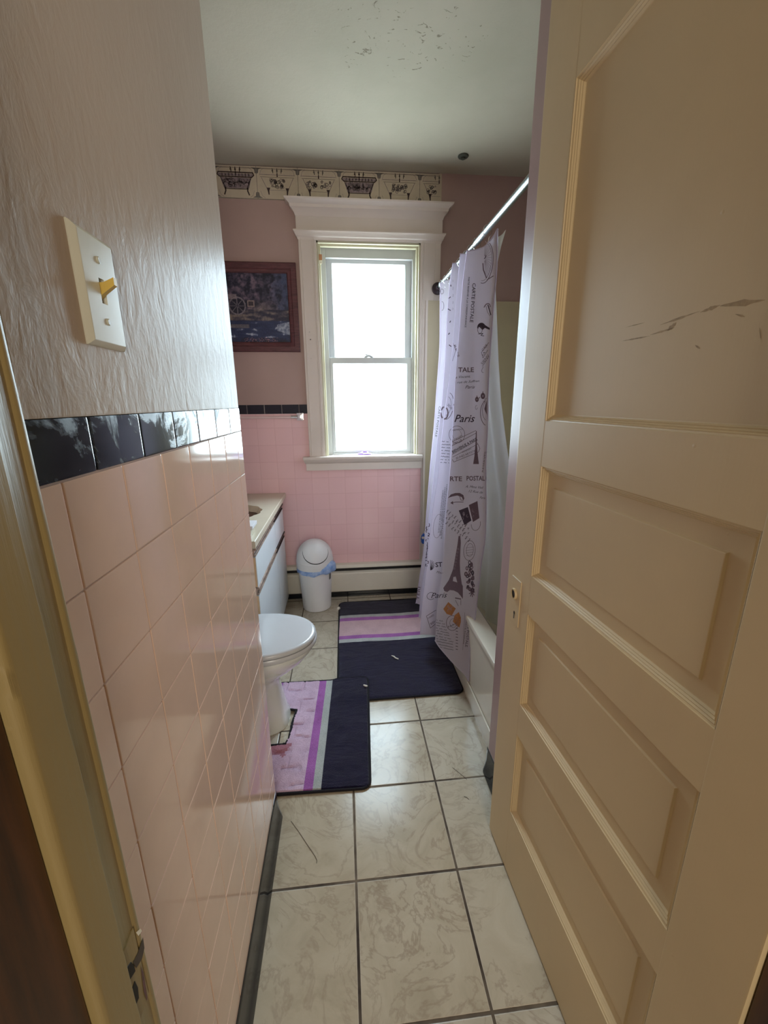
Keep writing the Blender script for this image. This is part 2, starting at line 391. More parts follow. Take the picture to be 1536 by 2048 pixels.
# front (door) wall, hall side, alcove, stub by the tub
JX = .05; OX1 = .727; OH = 2.165
k = MB(); k.box((-1.2, -.26, 0), (JX - .02, -.12, HC)); k.box((OX1 + .02, -.26, 0), (1.9, -.12, HC)); k.box((JX - .02, -.26, OH + .02), (OX1 + .02, -.12, HC))
struct(k.build('wall_front', M['backpaint']))
struct(bx('wall_alcove_front', (XA - .1, YE - .06, 0), (-.12, YE - .004, HC), M['backpaint']))
struct(bx('wall_alcove_left', (XA - .1, YE - .004, 0), (XA, D, HC), M['backpaint']))
k = MB(); k.box((.765, -.12, 0), (XR + .1, .80, HC)); k.cur = 1; k.box((.757, .0, .0), (.7651, .803, HC - .01), .004)
struct(k.build('wall_right_front', [M['backpaint'], tilemat('pink_edge_tile', rgb(172, 142, 138), .4)], smooth=30))
cove('baseboard_right', .0, .815, .757, -1, .1)
struct(bx('wall_right', (XR, .80, 0), (XR + .1, D + .1, HC), M['backpaint']))
# back wall with the window opening; painted above, tiled below, black band on top of the tile
WX0, WX1, WZ0, WZ1 = .142, .752, .985, 2.245
k = MB(); T = .16
def wallpiece(x0, x1, z0, z1): k.box((x0, D, z0), (x1, D + T, z1))
k.cur = 0
wallpiece(XA - .1, WX0, Z0 + .057, HC); wallpiece(WX1, XR + .1, Z0 + .057, HC); wallpiece(WX0, WX1, WZ1, HC)
k.cur = 1
wallpiece(XA - .1, WX0, 0, Z0); wallpiece(WX1, XR + .1, 0, Z0 + .057); wallpiece(WX0, WX1, 0, WZ0)
k.cur = 2
x = -.0644 - 7 * P + .033
wallpiece(XA - .1, WX0, Z0, Z0 + .0569)
k.cur = 3
x = XA
xx = .002 - .01
edges = [on(1, D, e, 815).x for e in (494, 529, 563.5, 598)]
st = (edges[-1] - edges[0]) / 3
for i in range(-4, 6):
    a = edges[0] + i * st
    if a > WX0 - .02 or a < XA: continue
    k.box((a + .0012, D - .003, Z0 + .001), (min(a + st - .0012, WX0 - .01), D, Z0 + .056), .001)
struct(k.build('wall_back', [M['backpaint'], M['backtile'], mat('light_grout', rgb(178, 160, 158), .6), mat('navy_black_tile', rgb(18, 18, 34), .14, .05)]))
# hall behind the viewpoint
hp = mat('hall_paint', rgb(190, 172, 140), .7, .05)
struct(bx('wall_hall_back', (-1.2, -2.2, 0), (1.9, -2.1, HC), hp)); struct(bx('wall_hall_left', (-1.3, -2.1, 0), (-1.2, -.26, HC), hp)); struct(bx('wall_hall_right', (1.9, -2.1, 0), (2.0, -.26, HC), hp))

# ------------------------------------------------------------------ door frame (trim_1)
fr = sempty('trim_1')
k = MB(); k.box((.0005, -.12, 0), (JX - .004, -.101, OH + .06), .003); k.tube([(JX - .006, -.104, 0), (JX - .006, -.104, OH)], .0065, 10); k.build('casing', M['jamb'], fr, smooth=40)
k = MB()
rows = 60; lastx = None
def wob(z, s=0): return (mnoise.noise(Vector((z * 9, s, 0))) * .0016 + mnoise.noise(Vector((z * 30, s, 4))) * .0006)
prof = lambda z: [(JX - .02, -.101), (JX - .001 + wob(z, 1) * .4, -.1005 + wob(z, 2)), (JX - .0015, -.105), (JX - .0005 + wob(z, 3) * .3, -.127), (JX + .003, -.1305 + wob(z, 5)), (JX + .0045, -.133 + wob(z, 5)), (JX + .0045, -.162), (JX + .003, -.1665 + wob(z, 8) * .5), (JX - .002, -.169), (JX - .02, -.169)]
rings = [[k.vert(px, py, z) for px, py in prof(z)] for z in [OH * i / 240 for i in range(241)]]
k.loft(rings); k.build('jamb', M['jamb'], fr, smooth=50)
bx('jamb', (OX1, -.165, 0), (OX1 + .02, -.121, OH), M['darkwood'], fr, .002)
bx('head', (JX - .02, -.17, OH), (OX1 + .02, -.101, OH + .02), M['jamb'], fr, .002)
bx('hall_jamb', (JX - .02, -.30, 0), (JX - .004, -.1695, OH), M['darkwood'], fr, .002)
bx('hall_jamb', (OX1 + .002, -.30, 0), (OX1 + .02, -.166, OH), M['darkwood'], fr, .002)
k = MB(); k.box((-.10, -.285, 0), (JX - .012, -.262, OH + .1), .004); k.tube([(JX - .006, -.29, 0), (JX - .006, -.29, OH)], .009, 10); k.build('hall_casing', M['darkwood'], fr, smooth=40)
bx('hall_casing', (OX1 + .01, -.285, 0), (OX1 + .13, -.262, OH + .1), M['darkwood'], fr, .004)
# strike plate with two dark mortises, gouge above
k = MB(); sp = lambda px, py: on(0, JX + .001, px, py)
def quadpatch(k, pts, X):
    ids = [k.vert(on(0, X, *p)) for p in pts]; k.face(*ids)
k.box((JX - .0012, -.1315, .775), (JX + .0004, -.1095, .868), .0004)
plate = k.build('strike_plate', M['jamb'], fr, smooth=30)
for pts in ([(251, 1953), (255, 1935), (262, 1924), (268, 1930), (271, 1942), (256, 1966)], [(261, 1990), (270, 1962), (276, 1975), (278, 1996), (268, 2020)]):
    k = MB()
    a = [k.vert(on(0, JX + .0009, *p)) for p in pts]; b = [k.vert(on(0, JX + .0009, *p) + Vector((-.006, 0, 0))) for p in pts]; n = len(a)
    for j in range(n): k.face(a[j], a[(j + 1) % n], b[(j + 1) % n], b[j])
    k.face(*a); k.build('mortise', M['gap'], plate)
for pts, mm in (([(286, 1874), (289, 1896), (284, 1918), (273, 1936), (266, 1925), (276, 1905)], 'brownpull'), ([(281, 1930), (287, 1945), (295, 1995), (294, 2002), (288, 1985)], 'frame'), ([(272, 1865), (281, 1857), (284, 1862), (277, 1872)], 'worn')):
    k = MB(); k.face(*[k.vert(on(0, JX + .0008, *p)) for p in pts]); k.build('chipped_patch', M[mm], fr)

# ------------------------------------------------------------------ door_1 (open leaf)
FE = Vector((.69, .589, 0)); HE = Vector((.72, -.12, 0)); du = (HE - FE).normalized(); W = (HE - FE).length
dn = Vector((du.y, -du.x, 0))   # towards the room / camera side
if dn.x > 0: dn = -dn
door = sempty('door_1')
DZ0, DZ1 = .008, 2.145
def dp(u, z, w=0): return FE + du * u - dn * w + Vector((0, 0, z))   # w = depth into the leaf
def dbox(k, u0, u1, z0, z1, w0=0, w1=.035, bev=.0015):
    bm = bmesh.new(); bmesh.ops.create_cube(bm, size=1)
    for v in bm.verts: v.co = Vector(((u0 + u1) / 2 + v.co.x * (u1 - u0), (w0 + w1) / 2 + v.co.y * (w1 - w0), (z0 + z1) / 2 + v.co.z * (z1 - z0)))
    if bev: bmesh.ops.bevel(bm, geom=list(bm.edges), offset=bev, segments=2, profile=.7, affect='EDGES')
    for v in bm.verts: v.co = dp(v.co.x, v.co.z, v.co.y)
    k.add(bm); bm.free()
UL, UR = .121, .603
pan = [(1.299, 1.897), (.938, 1.201), (.578, .838), (.222, .483)]
k = MB(); dbox(k, 0, UL, DZ0, DZ1, bev=.004); k.build('stile', M['door'], door, smooth=30)
k = MB(); dbox(k, UR, W, DZ0, DZ1, bev=.003); k.build('stile', M['door'], door, smooth=30)
zs = [DZ0] + [v for p_ in reversed(pan) for v in p_] + [DZ1]
for i in range(0, len(zs), 2):
    k = MB(); dbox(k, UL - .001, UR + .001, zs[i], zs[i + 1], w0=.0004, bev=0); k.build('rail', M['door_h'], door)
for n_, (z0, z1) in enumerate(pan):
    rg = [(0, .0004), (.0006, .0022), (.003, .0035), (.0042, .0031), (.0062, .0062), (.0074, .0058), (.0096, .0092), (.0108, .0088), (.013, .0125), (.0145, .0132)]
    if n_ > 0: rg += [(.040, .0134), (.0408, .0131), (.0425, .0100), (.0435, .0096), (.052, .0096)]
    k = MB(); rings = [[k.vert(dp(u, z, w)) for u, z in ((UL + i, z0 + i), (UR - i, z0 + i), (UR - i, z1 - i), (UL + i, z1 - i))] for i, w in rg]
    k.loft(rings); k.face(*rings[-1]); k.build('panel', M['door'], door, smooth=25)
k = MB(); dbox(k, .01, W - .01, DZ0 + .01, DZ1 - .01, .030, .034, 0); k.build('back_panel', M['door'], door)
# lock plate, knob hole, keyhole
k = MB(); dbox(k, .029, .079, .777, .902, -.002, .001, .0012); lp = k.build('lock_plate', M['door'], door, smooth=30)
k = MB(); dbox(k, .030, .078, .9005, .9025, -.0026, -.001, .0003); k.build('chipped_edge', M['worn'], lp)
k = MB(); c = dp(.049, .858, -.002)
def disc(k, c, r, n=24, depth=0, rin=0):
    ring = [k.vert(c + du * r * math.cos(2 * PI * j / n) + Vector((0, 0, r * 1.05 * math.sin(2 * PI * j / n))) + dn * depth) for j in range(n)]; return ring
a = disc(k, c, .014); b = disc(k, c, .0135, depth=.005); e = disc(k, c, .0108, depth=.005); f_ = disc(k, c, .0105, depth=-.001); k.loft([a, b, e, f_]); k.build('knob_collar', M['door'], lp, smooth=40)
k = MB(); k.face(*disc(k, c, .0107, depth=.0022)); k.build('knob_hole', M['gap'], lp)
k = MB(); c2 = dp(.056, .802, -.002)
pts = [(-.0018, -.011), (.002, -.011), (.0018, 0), (.0038, .004), (.003, .009), (0, .0105), (-.003, .009), (-.0036, .004), (-.0018, 0)]
k.face(*[k.vert(c2 + du * a_ + Vector((0, 0, b_)) + dn * .0008) for a_, b_ in pts]); k.build('keyhole', M['gap'], lp)
# hinge leaf at the near edge
for hz in (.24, 1.75):
    k = MB()
    dbox(k, W - .028, W - .001, hz, hz + .1, -.0018, .001, .001); bmz = len(k.v)
    for v in k.v: v += dn * R.uniform(0, .0012)
    k.build('hinge', M['door'], door)
# scuffs across the big panel: shallow dents in the paint
k = MB()
for (x0, y0, x1, y1, w) in ((1245, 682, 1300, 672, 1.6), (1300, 670, 1350, 655, 2.4), (1320, 650, 1400, 622, 2.2), (1335, 662, 1352, 645, 4), (1400, 625, 1440, 610, 4), (1440, 612, 1530, 600, 7), (1470, 628, 1490, 634, 3), (1250, 655, 1290, 645, 1.2), (1390, 690, 1400, 698, 2.2), (1519, 655, 1522, 680, 2)):
    A = Vector((x0, y0)); B = Vector((x1, y1)); t_ = (B - A).normalized(); nn = Vector((-t_.y, t_.x)); m = 9
    up, lo = [], []
    for i in range(m + 1):
        q = A.lerp(B, i / m); ww = w * math.sin(PI * min(.97, max(.03, i / m))) * R.uniform(.5, 1.1)
        for lst, s_ in ((up, 1), (lo, -1)):
            d = ray(*(q + nn * ww * s_)); base = dp(0, 0, .0131); t0 = (base - CAM).dot(dn) / d.dot(dn); lst.append(k.vert(CAM + d * t0))
    for i in range(m): k.face(up[i], up[i + 1], lo[i + 1], lo[i])
k.build('scuff_mark', mat('scuffed_paint', rgb(184, 156, 114), .6, .2, 90), door)

# ------------------------------------------------------------------ window_1
win = sempty('window_1'); Y1 = D - .022
def wbox(nm, x0, x1, z0, z1, y0, y1, m='trim', bev=.002, par=None): return bx(nm, (x0, y0, z0), (x1, y1, z1), M[m], par or win, bev)
k = MB(); k.box((.040, Y1, 1.0), (.1415, D, 2.262), .003)
for xx in (.056, .122, .130): k.tube([(xx, Y1 - .0005, 1.004), (xx, Y1 - .0005, 2.25)], .0022, 6)
k.build('casing', M['trim'], win, smooth=40)
k = MB(); k.box((.7525, Y1, 1.0), (.874, D, 2.262), .003)
for xx in (.763, .771, .838): k.tube([(xx, Y1 - .0005, 1.004), (xx, Y1 - .0005, 2.25)], .0022, 6)
k.build('casing', M['trim'], win, smooth=40)
bx('head_casing', (.0405, Y1 - .0005, 2.243), (.8735, D, 2.29), M['trim'], win, .002)
def crown(nm, x0, x1, prof):   # prof: (projection, z)
    k = MB(); rings = []
    for pr_, z in prof: rings.append([k.vert(x0 - pr_, Y1 - pr_, z), k.vert(x1 + pr_, Y1 - pr_, z), k.vert(x1 + pr_, D, z), k.vert(x0 - pr_, D, z)])
    k.loft(rings); k.face(*rings[-1]); k.face(*reversed(rings[0])); k.build(nm, M['trim'], win, smooth=30)
crown('fillet', .038, .876, [(0, 2.243), (.004, 2.256), (.009, 2.26), (.010, 2.262), (.016, 2.276), (.022, 2.284), (.022, 2.290)])
crown('crown', .032, .880, [(0, 2.290), (0, 2.362), (.004, 2.368), (.006, 2.376), (.018, 2.392), (.026, 2.398), (.030, 2.412), (.046, 2.424), (.052, 2.428), (.054, 2.436)])
k = MB(); k.box((-.002, D - .052, .981), (.782, D + .06, 1.0), .006); k.build('stool', M['trim'], win, smooth=40)
crown2 = [(.034, .981), (.030, .972), (.022, .962), (.016, .958), (.013, .955), (.002, .952)]
k = MB(); rings = []
for pr_, z in crown2: rings.append([k.vert(.012 - pr_ * .3, Y1 - pr_ + .012, z), k.vert(.774 + pr_ * .2, Y1 - pr_ + .012, z), k.vert(.774 + pr_ * .2, D, z), k.vert(.012 - pr_ * .3, D, z)])
k.loft(rings); k.face(*rings[-1]); k.face(*rings[0]); k.build('cove_moulding', M['trim'], win, smooth=30)
bx('apron', (.014, Y1 + .002, .908), (.778, D, .954), M['trim'], win, .003)
bx('side_board', (.776, D - .012, .20), (.83, D, .98), M['trim'], win, .002)
# jamb liner (wood, creamy) and inner stop beads
for x0, x1 in ((.1415, .152), (.742, .7525)):
    bx('jamb_liner', (x0, D - .018, 1.0), (x1, D + .09, 2.243), M['cream_gloss'], win, .001)
bx('jamb_liner', (.1415, D - .018, 2.232), (.7525, D + .09, 2.244), M['cream_gloss'], win, .001)
for x0, x1 in ((.152, .163), (.731, .742)):
    k = MB(); k.box((x0, D + .004, 1.0), (x1, D + .03, 2.232), .003); k.build('stop_bead', M['cream_gloss'], win, smooth=40)
bx('stop_bead', (.163, D + .004, 2.221), (.731, D + .03, 2.2325), M['cream_gloss'], win, .003)
# vinyl outer frame
YF = D + .05
for nm, a, b in (('vinyl_frame', (.152, YF, 1.0), (.19, YF + .055, 2.232)), ('vinyl_frame', (.716, YF, 1.0), (.742, YF + .055, 2.232)), ('vinyl_frame', (.19, YF, 2.176), (.716, YF + .055, 2.232)), ('vinyl_frame', (.19, YF, 1.0), (.716, YF + .055, 1.012))):
    bx(nm, a, b, M['vinyl'], win, .002)
def sash(nm, x0, x1, z0, z1, gx0, gx1, gz0, gz1, y0, y1):
    k = MB(); rg = [(x0, x1, z0, z1, y1), (x0, x1, z0, z1, y0 + .002), (x0 + .002, x1 - .002, z0 + .002, z1 - .002, y0), (gx0 - .007, gx1 + .007, gz0 - .006, gz1 + .006, y0), (gx0 - .005, gx1 + .005, gz0 - .004, gz1 + .004, y0 + .004), (gx0, gx1, gz0, gz1, y0 + .010), (gx0, gx1, gz0, gz1, y1)]
    rings = [[k.vert(a, y, c_), k.vert(b, y, c_), k.vert(b, y, d_), k.vert(a, y, d_)] for a, b, c_, d_, y in rg]
    k.loft(rings); k.loft([rings[-1], rings[0]]); s = k.build(nm, M['vinyl'], win, smooth=25)
    bx('glass_pane', (gx0 - .003, (y0 + y1) / 2 + .002, gz0 - .003), (gx1 + .003, (y0 + y1) / 2 + .006, gz1 + .003), M['glass'], s)
    return s
us = sash('upper_sash', .189, .717, 1.585, 2.178, .232, .668, 1.62, 2.150, YF + .030, YF + .052)
ls = sash('lower_sash', .190, .716, 1.012, 1.616, .218, .680, 1.034, 1.574, YF + .004, YF + .028)
k = MB(); k.tube([(.60 - .16 + dx, YF + .012, z) for dx, z in ((-.03, 1.618), (-.02, 1.6205), (-.012, 1.624), (.0, 1.6265), (.012, 1.624), (.02, 1.6205), (.03, 1.618))], [.003, .006, .007, .008, .007, .006, .003], 10)
k.tube([(.415, YF + .01, 1.632), (.43, YF + .012, 1.6335), (.452, YF + .016, 1.6325)], [.003, .0036, .0025], 8); k.build('sash_lock', M['vinyl'], ls, smooth=True)
k = MB(); k.box((.153, D + .0, 2.148), (.172, D + .0035, 2.178), .001); k.build('tape_scrap', M['orange'], win)
k = MB(); k.box((.154, D + .0, 2.128), (.171, D + .003, 2.147), .001); k.build('latch_block', M['worn'], win)
# nail holes in the left casing
k = MB()
for px, py, r in ((621, 679, .0035), (619, 664, .0018), (622, 717, .0014)):
    c = on(1, Y1 - .0012, px, py); k.lathe((c.x, c.y, c.z), [(r, 0), (r * .8, -.0005)], 8, 'y')
k.build('nail_hole', M['gap'], win)
# surround edge over the right casing
sr = sempty('trim_2')
bx('surround_panel', (.800, D - .030, .30), (XR, D - .0235, 1.934), M['panel'], sr, .002)
bx('surround_panel', (XR - .008, .80, .38), (XR, D - .024, 1.934), M['panel'], sr, .002)
bx('edge_strip', (.786, D - .032, .21), (.8005, D - .0225, 1.934), M['trim'], sr, .002)
bx('backing_board', (.79, D - .0235, .3), (XR, D - .001, 1.934), M['trim'], sr)

# ------------------------------------------------------------------ baseboard heater
ht = thing('baseboard_heater', 'long cream metal baseboard heater with dark slot along the window wall', 'heater', (.3, D, 0))
HX0, HX1, HY = XA + .01, .795, D - .05
def hbox(nm, x0, x1, y0, y1, z0, z1, m, bev=.002):
    return bx(nm, (x0 - .3, y0 - D, z0), (x1 - .3, y1 - D, z1), M[m], ht, bev)
hbox('back_plate', HX0, HX1, D - .012, D - .001, .012, .24, 'heater')
k = MB(); pr_ = [(D - .001, .246), (D - .035, .243), (HY + .004, .228), (HY + .004, .222), (D - .03, .232), (D - .012, .234)]
k.prism(pr_, lambda y, z: (HX0 - .3, y - D, z), lambda y, z: (HX1 - .3, y - D, z)); k.build('top_cover', M['heater'], ht)
hbox('slot', HX0, HX1, D - .03, D - .012, .03, .23, 'gap', 0)
k = MB(); pr_ = [(D - .030, .196), (HY + .002, .188), (HY, .18), (HY, .052), (HY + .004, .046), (HY + .012, .046), (HY + .006, .054), (HY + .006, .178)]
k.prism(pr_, lambda y, z: (HX0 - .3, y - D, z), lambda y, z: (HX1 - .3, y - D, z)); k.build('front_cover', M['heater'], ht)
hbox('toe_strip', HX0, HX1, D - .034, D - .0305, .002, .046, 'black', 0)

# ------------------------------------------------------------------ bathtub
tb = thing('bathtub', 'cream enamel bathtub with a smooth apron behind the printed curtain', 'bathtub', (.79, .80, 0))
k = MB(); X0, X1, Y0, Y1b, RZ = .79, XR - .009, .803, D - .034, .40
def ring_rect(x0, x1, y0, y1, r, z, n=6):
    pts = []
    for cx, cy, a0 in ((x1 - r, y1 - r, 0), (x0 + r, y1 - r, PI / 2), (x0 + r, y0 + r, PI), (x1 - r, y0 + r, 1.5 * PI)):
        for i in range(n + 1): a = a0 + PI / 2 * i / n; pts.append((cx + r * math.cos(a), cy + r * math.sin(a), z))
    return pts
rgs = [ring_rect(X0 + .006, X1, Y0, Y1b, .002, 0), ring_rect(X0 + .010, X1, Y0, Y1b, .003, .34), ring_rect(X0 + .004, X1, Y0, Y1b, .006, .37), ring_rect(X0, X1, Y0, Y1b, .01, .385), ring_rect(X0 + .003, X1 - .002, Y0 + .002, Y1b - .002, .012, .397), ring_rect(X0 + .012, X1 - .01, Y0 + .01, Y1b - .01, .02, RZ),
       ring_rect(X0 + .075, X1 - .05, Y0 + .08, Y1b - .08, .07, RZ - .002), ring_rect(X0 + .088, X1 - .062, Y0 + .095, Y1b - .095, .08, RZ - .014), ring_rect(X0 + .105, X1 - .085, Y0 + .13, Y1b - .12, .11, .2), ring_rect(X0 + .15, X1 - .13, Y0 + .20, Y1b - .17, .12, .08)]
rgs = [[k.vert(Vector(p) - Vector((.79, .80, 0))) for p in r_] for r_ in rgs]
k.loft(rgs); k.face(*rgs[-1]); k.build('tub_shell', M['tub'], tb, smooth=50)
k = MB(); k.box((-.001, .01, .03), (.006, Y1b - .81, .10), .004); k.build('apron_foot_rail', M['tub'], tb, smooth=40)

# ------------------------------------------------------------------ curtain rod + rings
RX, RZh = .858, 2.0
rod = thing('curtain_rod', 'white metal shower curtain rod running from the window casing over the tub', 'curtain rod', (RX, D - .03, RZh))
k = MB(); k.tube([(0, -.01, 0), (0, -.75, 0)], .0105, 20); k.build('rod_tube', M['steel'], rod, smooth=True)
k = MB(); k.tube([(0, -.75, 0), (0, -1.50, 0)], .013, 20); k.build('rod_tube', M['steel'], rod, smooth=True)
k = MB(); k.lathe((0, 0, 0), [(.034, .0075), (.035, 0), (.033, -.008), (.024, -.014), (.016, -.02), (.015, -.05), (.0115, -.052)], 28, 'y'); k.build('end_flange', M['dark_iron'], rod, smooth=40)
k = MB(); k.lathe((0, -1.507, 0), [(.034, -.002), (.035, 0), (.033, .008), (.024, .014), (.016, .02), (.015, .05), (.0115, .052)], 28, 'y'); k.build('end_flange', M['dark_iron'], rod, smooth=40)

# ------------------------------------------------------------------ shower curtain (draped sheet through fold lines)
def curve_from(pxs, ytop, ybot, n=40, dx=0):
    """fold line hanging from the rod: rows = heights, returned as world points"""
    pts = []
    t0, t1 = pxs[0][1], pxs[-1][1]
    for i in range(n + 1):
        yy = t0 + (t1 - t0) * i / n
        for j in range(len(pxs) - 1):
            if pxs[j][1] <= yy <= pxs[j + 1][1] + 1e-6: break
        p0 = pxs[max(j - 1, 0)]; p1 = pxs[j]; p2 = pxs[j + 1]; p3 = pxs[min(j + 2, len(pxs) - 1)]
        s = (yy - p1[1]) / max(1e-6, p2[1] - p1[1])
        m1 = (p2[0] - p0[0]) / max(1, (p2[1] - p0[1])); m2 = (p3[0] - p1[0]) / max(1, (p3[1] - p1[1])); h = p2[1] - p1[1]
        xx = (2 * s**3 - 3 * s * s + 1) * p1[0] + (s**3 - 2 * s * s + s) * h * m1 + (-2 * s**3 + 3 * s * s) * p2[0] + (s**3 - s * s) * h * m2
        f = (yy - t0) / (t1 - t0); y = ytop + (ybot - ytop) * f ** 1.1
        q = on(1, y, xx, yy); q.x += dx; pts.append(q)
    return pts
NR = 60
E_ = curve_from([(994, 458), (992, 540), (984, 640), (976, 760), (974, 860), (971, 930), (971, 1030), (969, 1080), (961, 1130), (959, 1150), (950, 1230), (942, 1290), (937, 1362)], 1.40, 1.17, NR)
R1 = curve_from([(934, 497), (926, 560), (918, 670), (911, 750), (906, 850), (900, 940), (893, 1020), (887, 1099), (884, 1150), (875, 1210), (870, 1281)], 1.50, 1.42, NR)
R2 = curve_from([(921, 508), (914, 580), (908, 660), (902, 726), (893, 800), (883, 882), (876, 956), (866, 1020), (860, 1080), (852, 1150), (845, 1210), (841, 1268)], 1.68, 1.56, NR)
R2b = curve_from([(906, 527), (898, 580), (893, 660), (890, 720), (884, 800), (876, 870), (867, 960), (858, 1040), (850, 1130), (843, 1180), (838, 1234)], 1.86, 1.68, NR)
R3 = curve_from([(882, 566), (881, 640), (880, 700), (874, 785), (868, 863), (859, 958), (853, 1030), (848, 1098), (841, 1150), (833, 1206)], 2.13, 1.84, NR)
def valley(a, b, dx, w=.5): return [p.lerp(q, w) + Vector((dx(i / NR), 0, 0)) for i, (p, q) in enumerate(zip(a, b))]
V1 = valley(R1, R2, lambda f: .10 - .02 * f, .6); V2 = valley(R2, R2b, lambda f: .075, .55); V3 = valley(R2b, R3, lambda f: .075, .5)
V4 = [p + Vector((.06, .05, 0)) for p in R3]
Mk = [e.lerp(r, .42) + Vector((-.012 * math.sin(PI * i / NR), -.006, 0)) for i, (e, r) in enumerate(zip(E_, R1))]
Mq = [e.lerp(r, .14) + Vector((.006, 0, 0)) for i, (e, r) in enumerate(zip(E_, R1))]
Mr = [e.lerp(r, .8) + Vector((-.006, -.0, 0)) for i, (e, r) in enumerate(zip(E_, R1))]
Hm = [e + Vector((.006, .004, 0)) for e in E_]
for i in range(NR + 1):
    q_ = (1 - i / NR) ** 10
    Mk[i].z -= .035 * q_; Mr[i].z -= .022 * q_; Mq[i].z -= .012 * q_; R1[i].z -= .008 * q_
def toward(a, b, d): return [p + (q - p).normalized() * d for p, q in zip(a, b)]
keys = [Hm, E_, Mq, Mk, Mr, toward(R1, Mr, .006), R1, toward(R1, V1, .006), V1, toward(R2, V1, .006), R2, toward(R2, V2, .005), V2, toward(R2b, V2, .005), R2b, toward(R2b, V3, .005), V3, toward(R3, V3, .005), R3, V4]
def cr(p0, p1, p2, p3, t, ten=.5):
    m1 = (p2 - p0) * ten * .8; m2 = (p3 - p1) * ten * .8
    return (2 * t**3 - 3 * t * t + 1) * p1 + (t**3 - 2 * t * t + t) * m1 + (-2 * t**3 + 3 * t * t) * p2 + (t**3 - t * t) * m2
k = MB(); rowsv = []
SUB = 5
for i in range(NR + 1):
    row = []
    for j in range(len(keys) - 1):
        p1, p2 = keys[j][i], keys[j + 1][i]; p0 = keys[max(j - 1, 0)][i]; p3 = keys[min(j + 2, len(keys) - 1)][i]
        for s in range(SUB + (1 if j == len(keys) - 2 else 0)):
            q = cr(p0, p1, p2, p3, s / SUB)
            q += Vector((mnoise.noise(Vector((j + s / SUB, i * .12, 3))) * .002, 0, 0)); row.append(k.vert(q))
    rowsv.append(row)
for i in range(NR):
    for j in range(len(rowsv[0]) - 1): k.face(rowsv[i][j], rowsv[i][j + 1], rowsv[i + 1][j + 1], rowsv[i + 1][j])
CO = Vector((RX, 1.8, 0)); CK = k
bvh = BVHTree.FromPolygons(k.v, k.f)
# prints lie on the cloth
def onc(x, y): return MAPF(x, y)
def cloth_map(x, y):
    d = ray(x, y); h = bvh.ray_cast(CAM, d)
    if h[0] is None: return None
    n = h[1]
    if n.dot(d) > 0: n = -n
    return h[0] + n * .0012 - CO
MAPF = cloth_map
PR = {}
def pk(m):
    if m not in PR: PR[m] = MB()
    return PR[m]
def cface(b, pts):
    q = [onc(*p) for p in pts]
    if any(p is None for p in q): return
    for i in range(len(q)):
        if (q[i] - q[i - 1]).length > .08: return
    b.face(*[b.vert(p) for p in q])
def stroke(m, pts, w=.8, step=3.0):
    b = pk(m); P2 = []
    for i in range(len(pts) - 1):
        A = Vector(pts[i]); B = Vector(pts[i + 1]); n = max(1, int((B - A).length / step))
        for s in range(n): P2.append(A.lerp(B, s / n))
    P2.append(Vector(pts[-1]))
    for i in range(len(P2) - 1):
        t_ = P2[i + 1] - P2[i]
        if t_.length < 1e-4: continue
        t_.normalize(); n = Vector((-t_.y, t_.x)) * w / 2; e = t_ * w * .2
        cface(b, [P2[i] + n - e, P2[i + 1] + n + e, P2[i + 1] - n + e, P2[i] - n - e])
def circ(m, cx, cy, rx, ry=None, w=.8, a0=0, a1=360, rot=0, n=26):
    ry = ry or rx; pts = []
    for i in range(n + 1):
        a = math.radians(a0 + (a1 - a0) * i / n); u, v = rx * math.cos(a), ry * math.sin(a); r_ = math.radians(rot)
        pts.append((cx + u * math.cos(r_) - v * math.sin(r_), cy + u * math.sin(r_) + v * math.cos(r_)))
    stroke(m, pts, w)
def poly(m, pts, hole=None):
    loops = [[Vector((*p, 0)) for p in pts]] + ([[Vector((*p, 0)) for p in hole]] if hole else [])
    allp = [p for l in loops for p in l]
    for t_ in tessellate_polygon(loops):
        tri = [(allp[i].x, allp[i].y) for i in t_]
        def sub(tr, d):
            L = max((Vector(tr[i]) - Vector(tr[i - 1])).length for i in range(3))
            if L > 7 and d < 4:
                e = [((tr[i][0] + tr[(i + 1) % 3][0]) / 2, (tr[i][1] + tr[(i + 1) % 3][1]) / 2) for i in range(3)]
                for q in ((tr[0], e[0], e[2]), (e[0], tr[1], e[1]), (e[2], e[1], tr[2]), (e[0], e[1], e[2])): sub(q, d + 1)
            else: cface(pk(m), tr)
        sub(tri, 0)
def glyphs(txt, bold=0, shear=0, space=1):
    c = bpy.data.curves.new('t', 'FONT'); c.body = txt; c.size = 1; c.shear = shear; c.offset = bold; c.resolution_u = 2; c.space_character = space
    o = bpy.data.objects.new('t', c); COL.objects.link(o); dg = bpy.context.evaluated_depsgraph_get(); dg.update()
    me = o.evaluated_get(dg).to_mesh(); vs = [v.co.copy() for v in me.vertices]; fs = [tuple(p.vertices) for p in me.polygons]
    o.evaluated_get(dg).to_mesh_clear(); bpy.data.objects.remove(o); bpy.data.curves.remove(c)
    return vs, fs
def text(m, txt, x, y, size, ang=0, length=None, bold=0, shear=0, space=1, vshear=0):
    """baseline start (x, y) in picture units, ang clockwise degrees, optional total length"""
    vs, fs = glyphs(txt, bold, shear, space); L = max(v.x for v in vs) or 1; sx = (length / L) if length else size
    a = math.radians(ang); b = pk(m); ids = []
    for v in vs:
        u, w = v.x * sx, -v.y * size; w += vshear * u
        ids.append(onc(x + u * math.cos(a) - w * math.sin(a), y + u * math.sin(a) + w * math.cos(a)))
    for f in fs:
        q = [ids[i] for i in f]
        if any(p is None for p in q): continue
        if any((q[i] - q[i - 1]).length > .05 for i in range(len(q))): continue
        b.face(*[b.vert(p) for p in q])
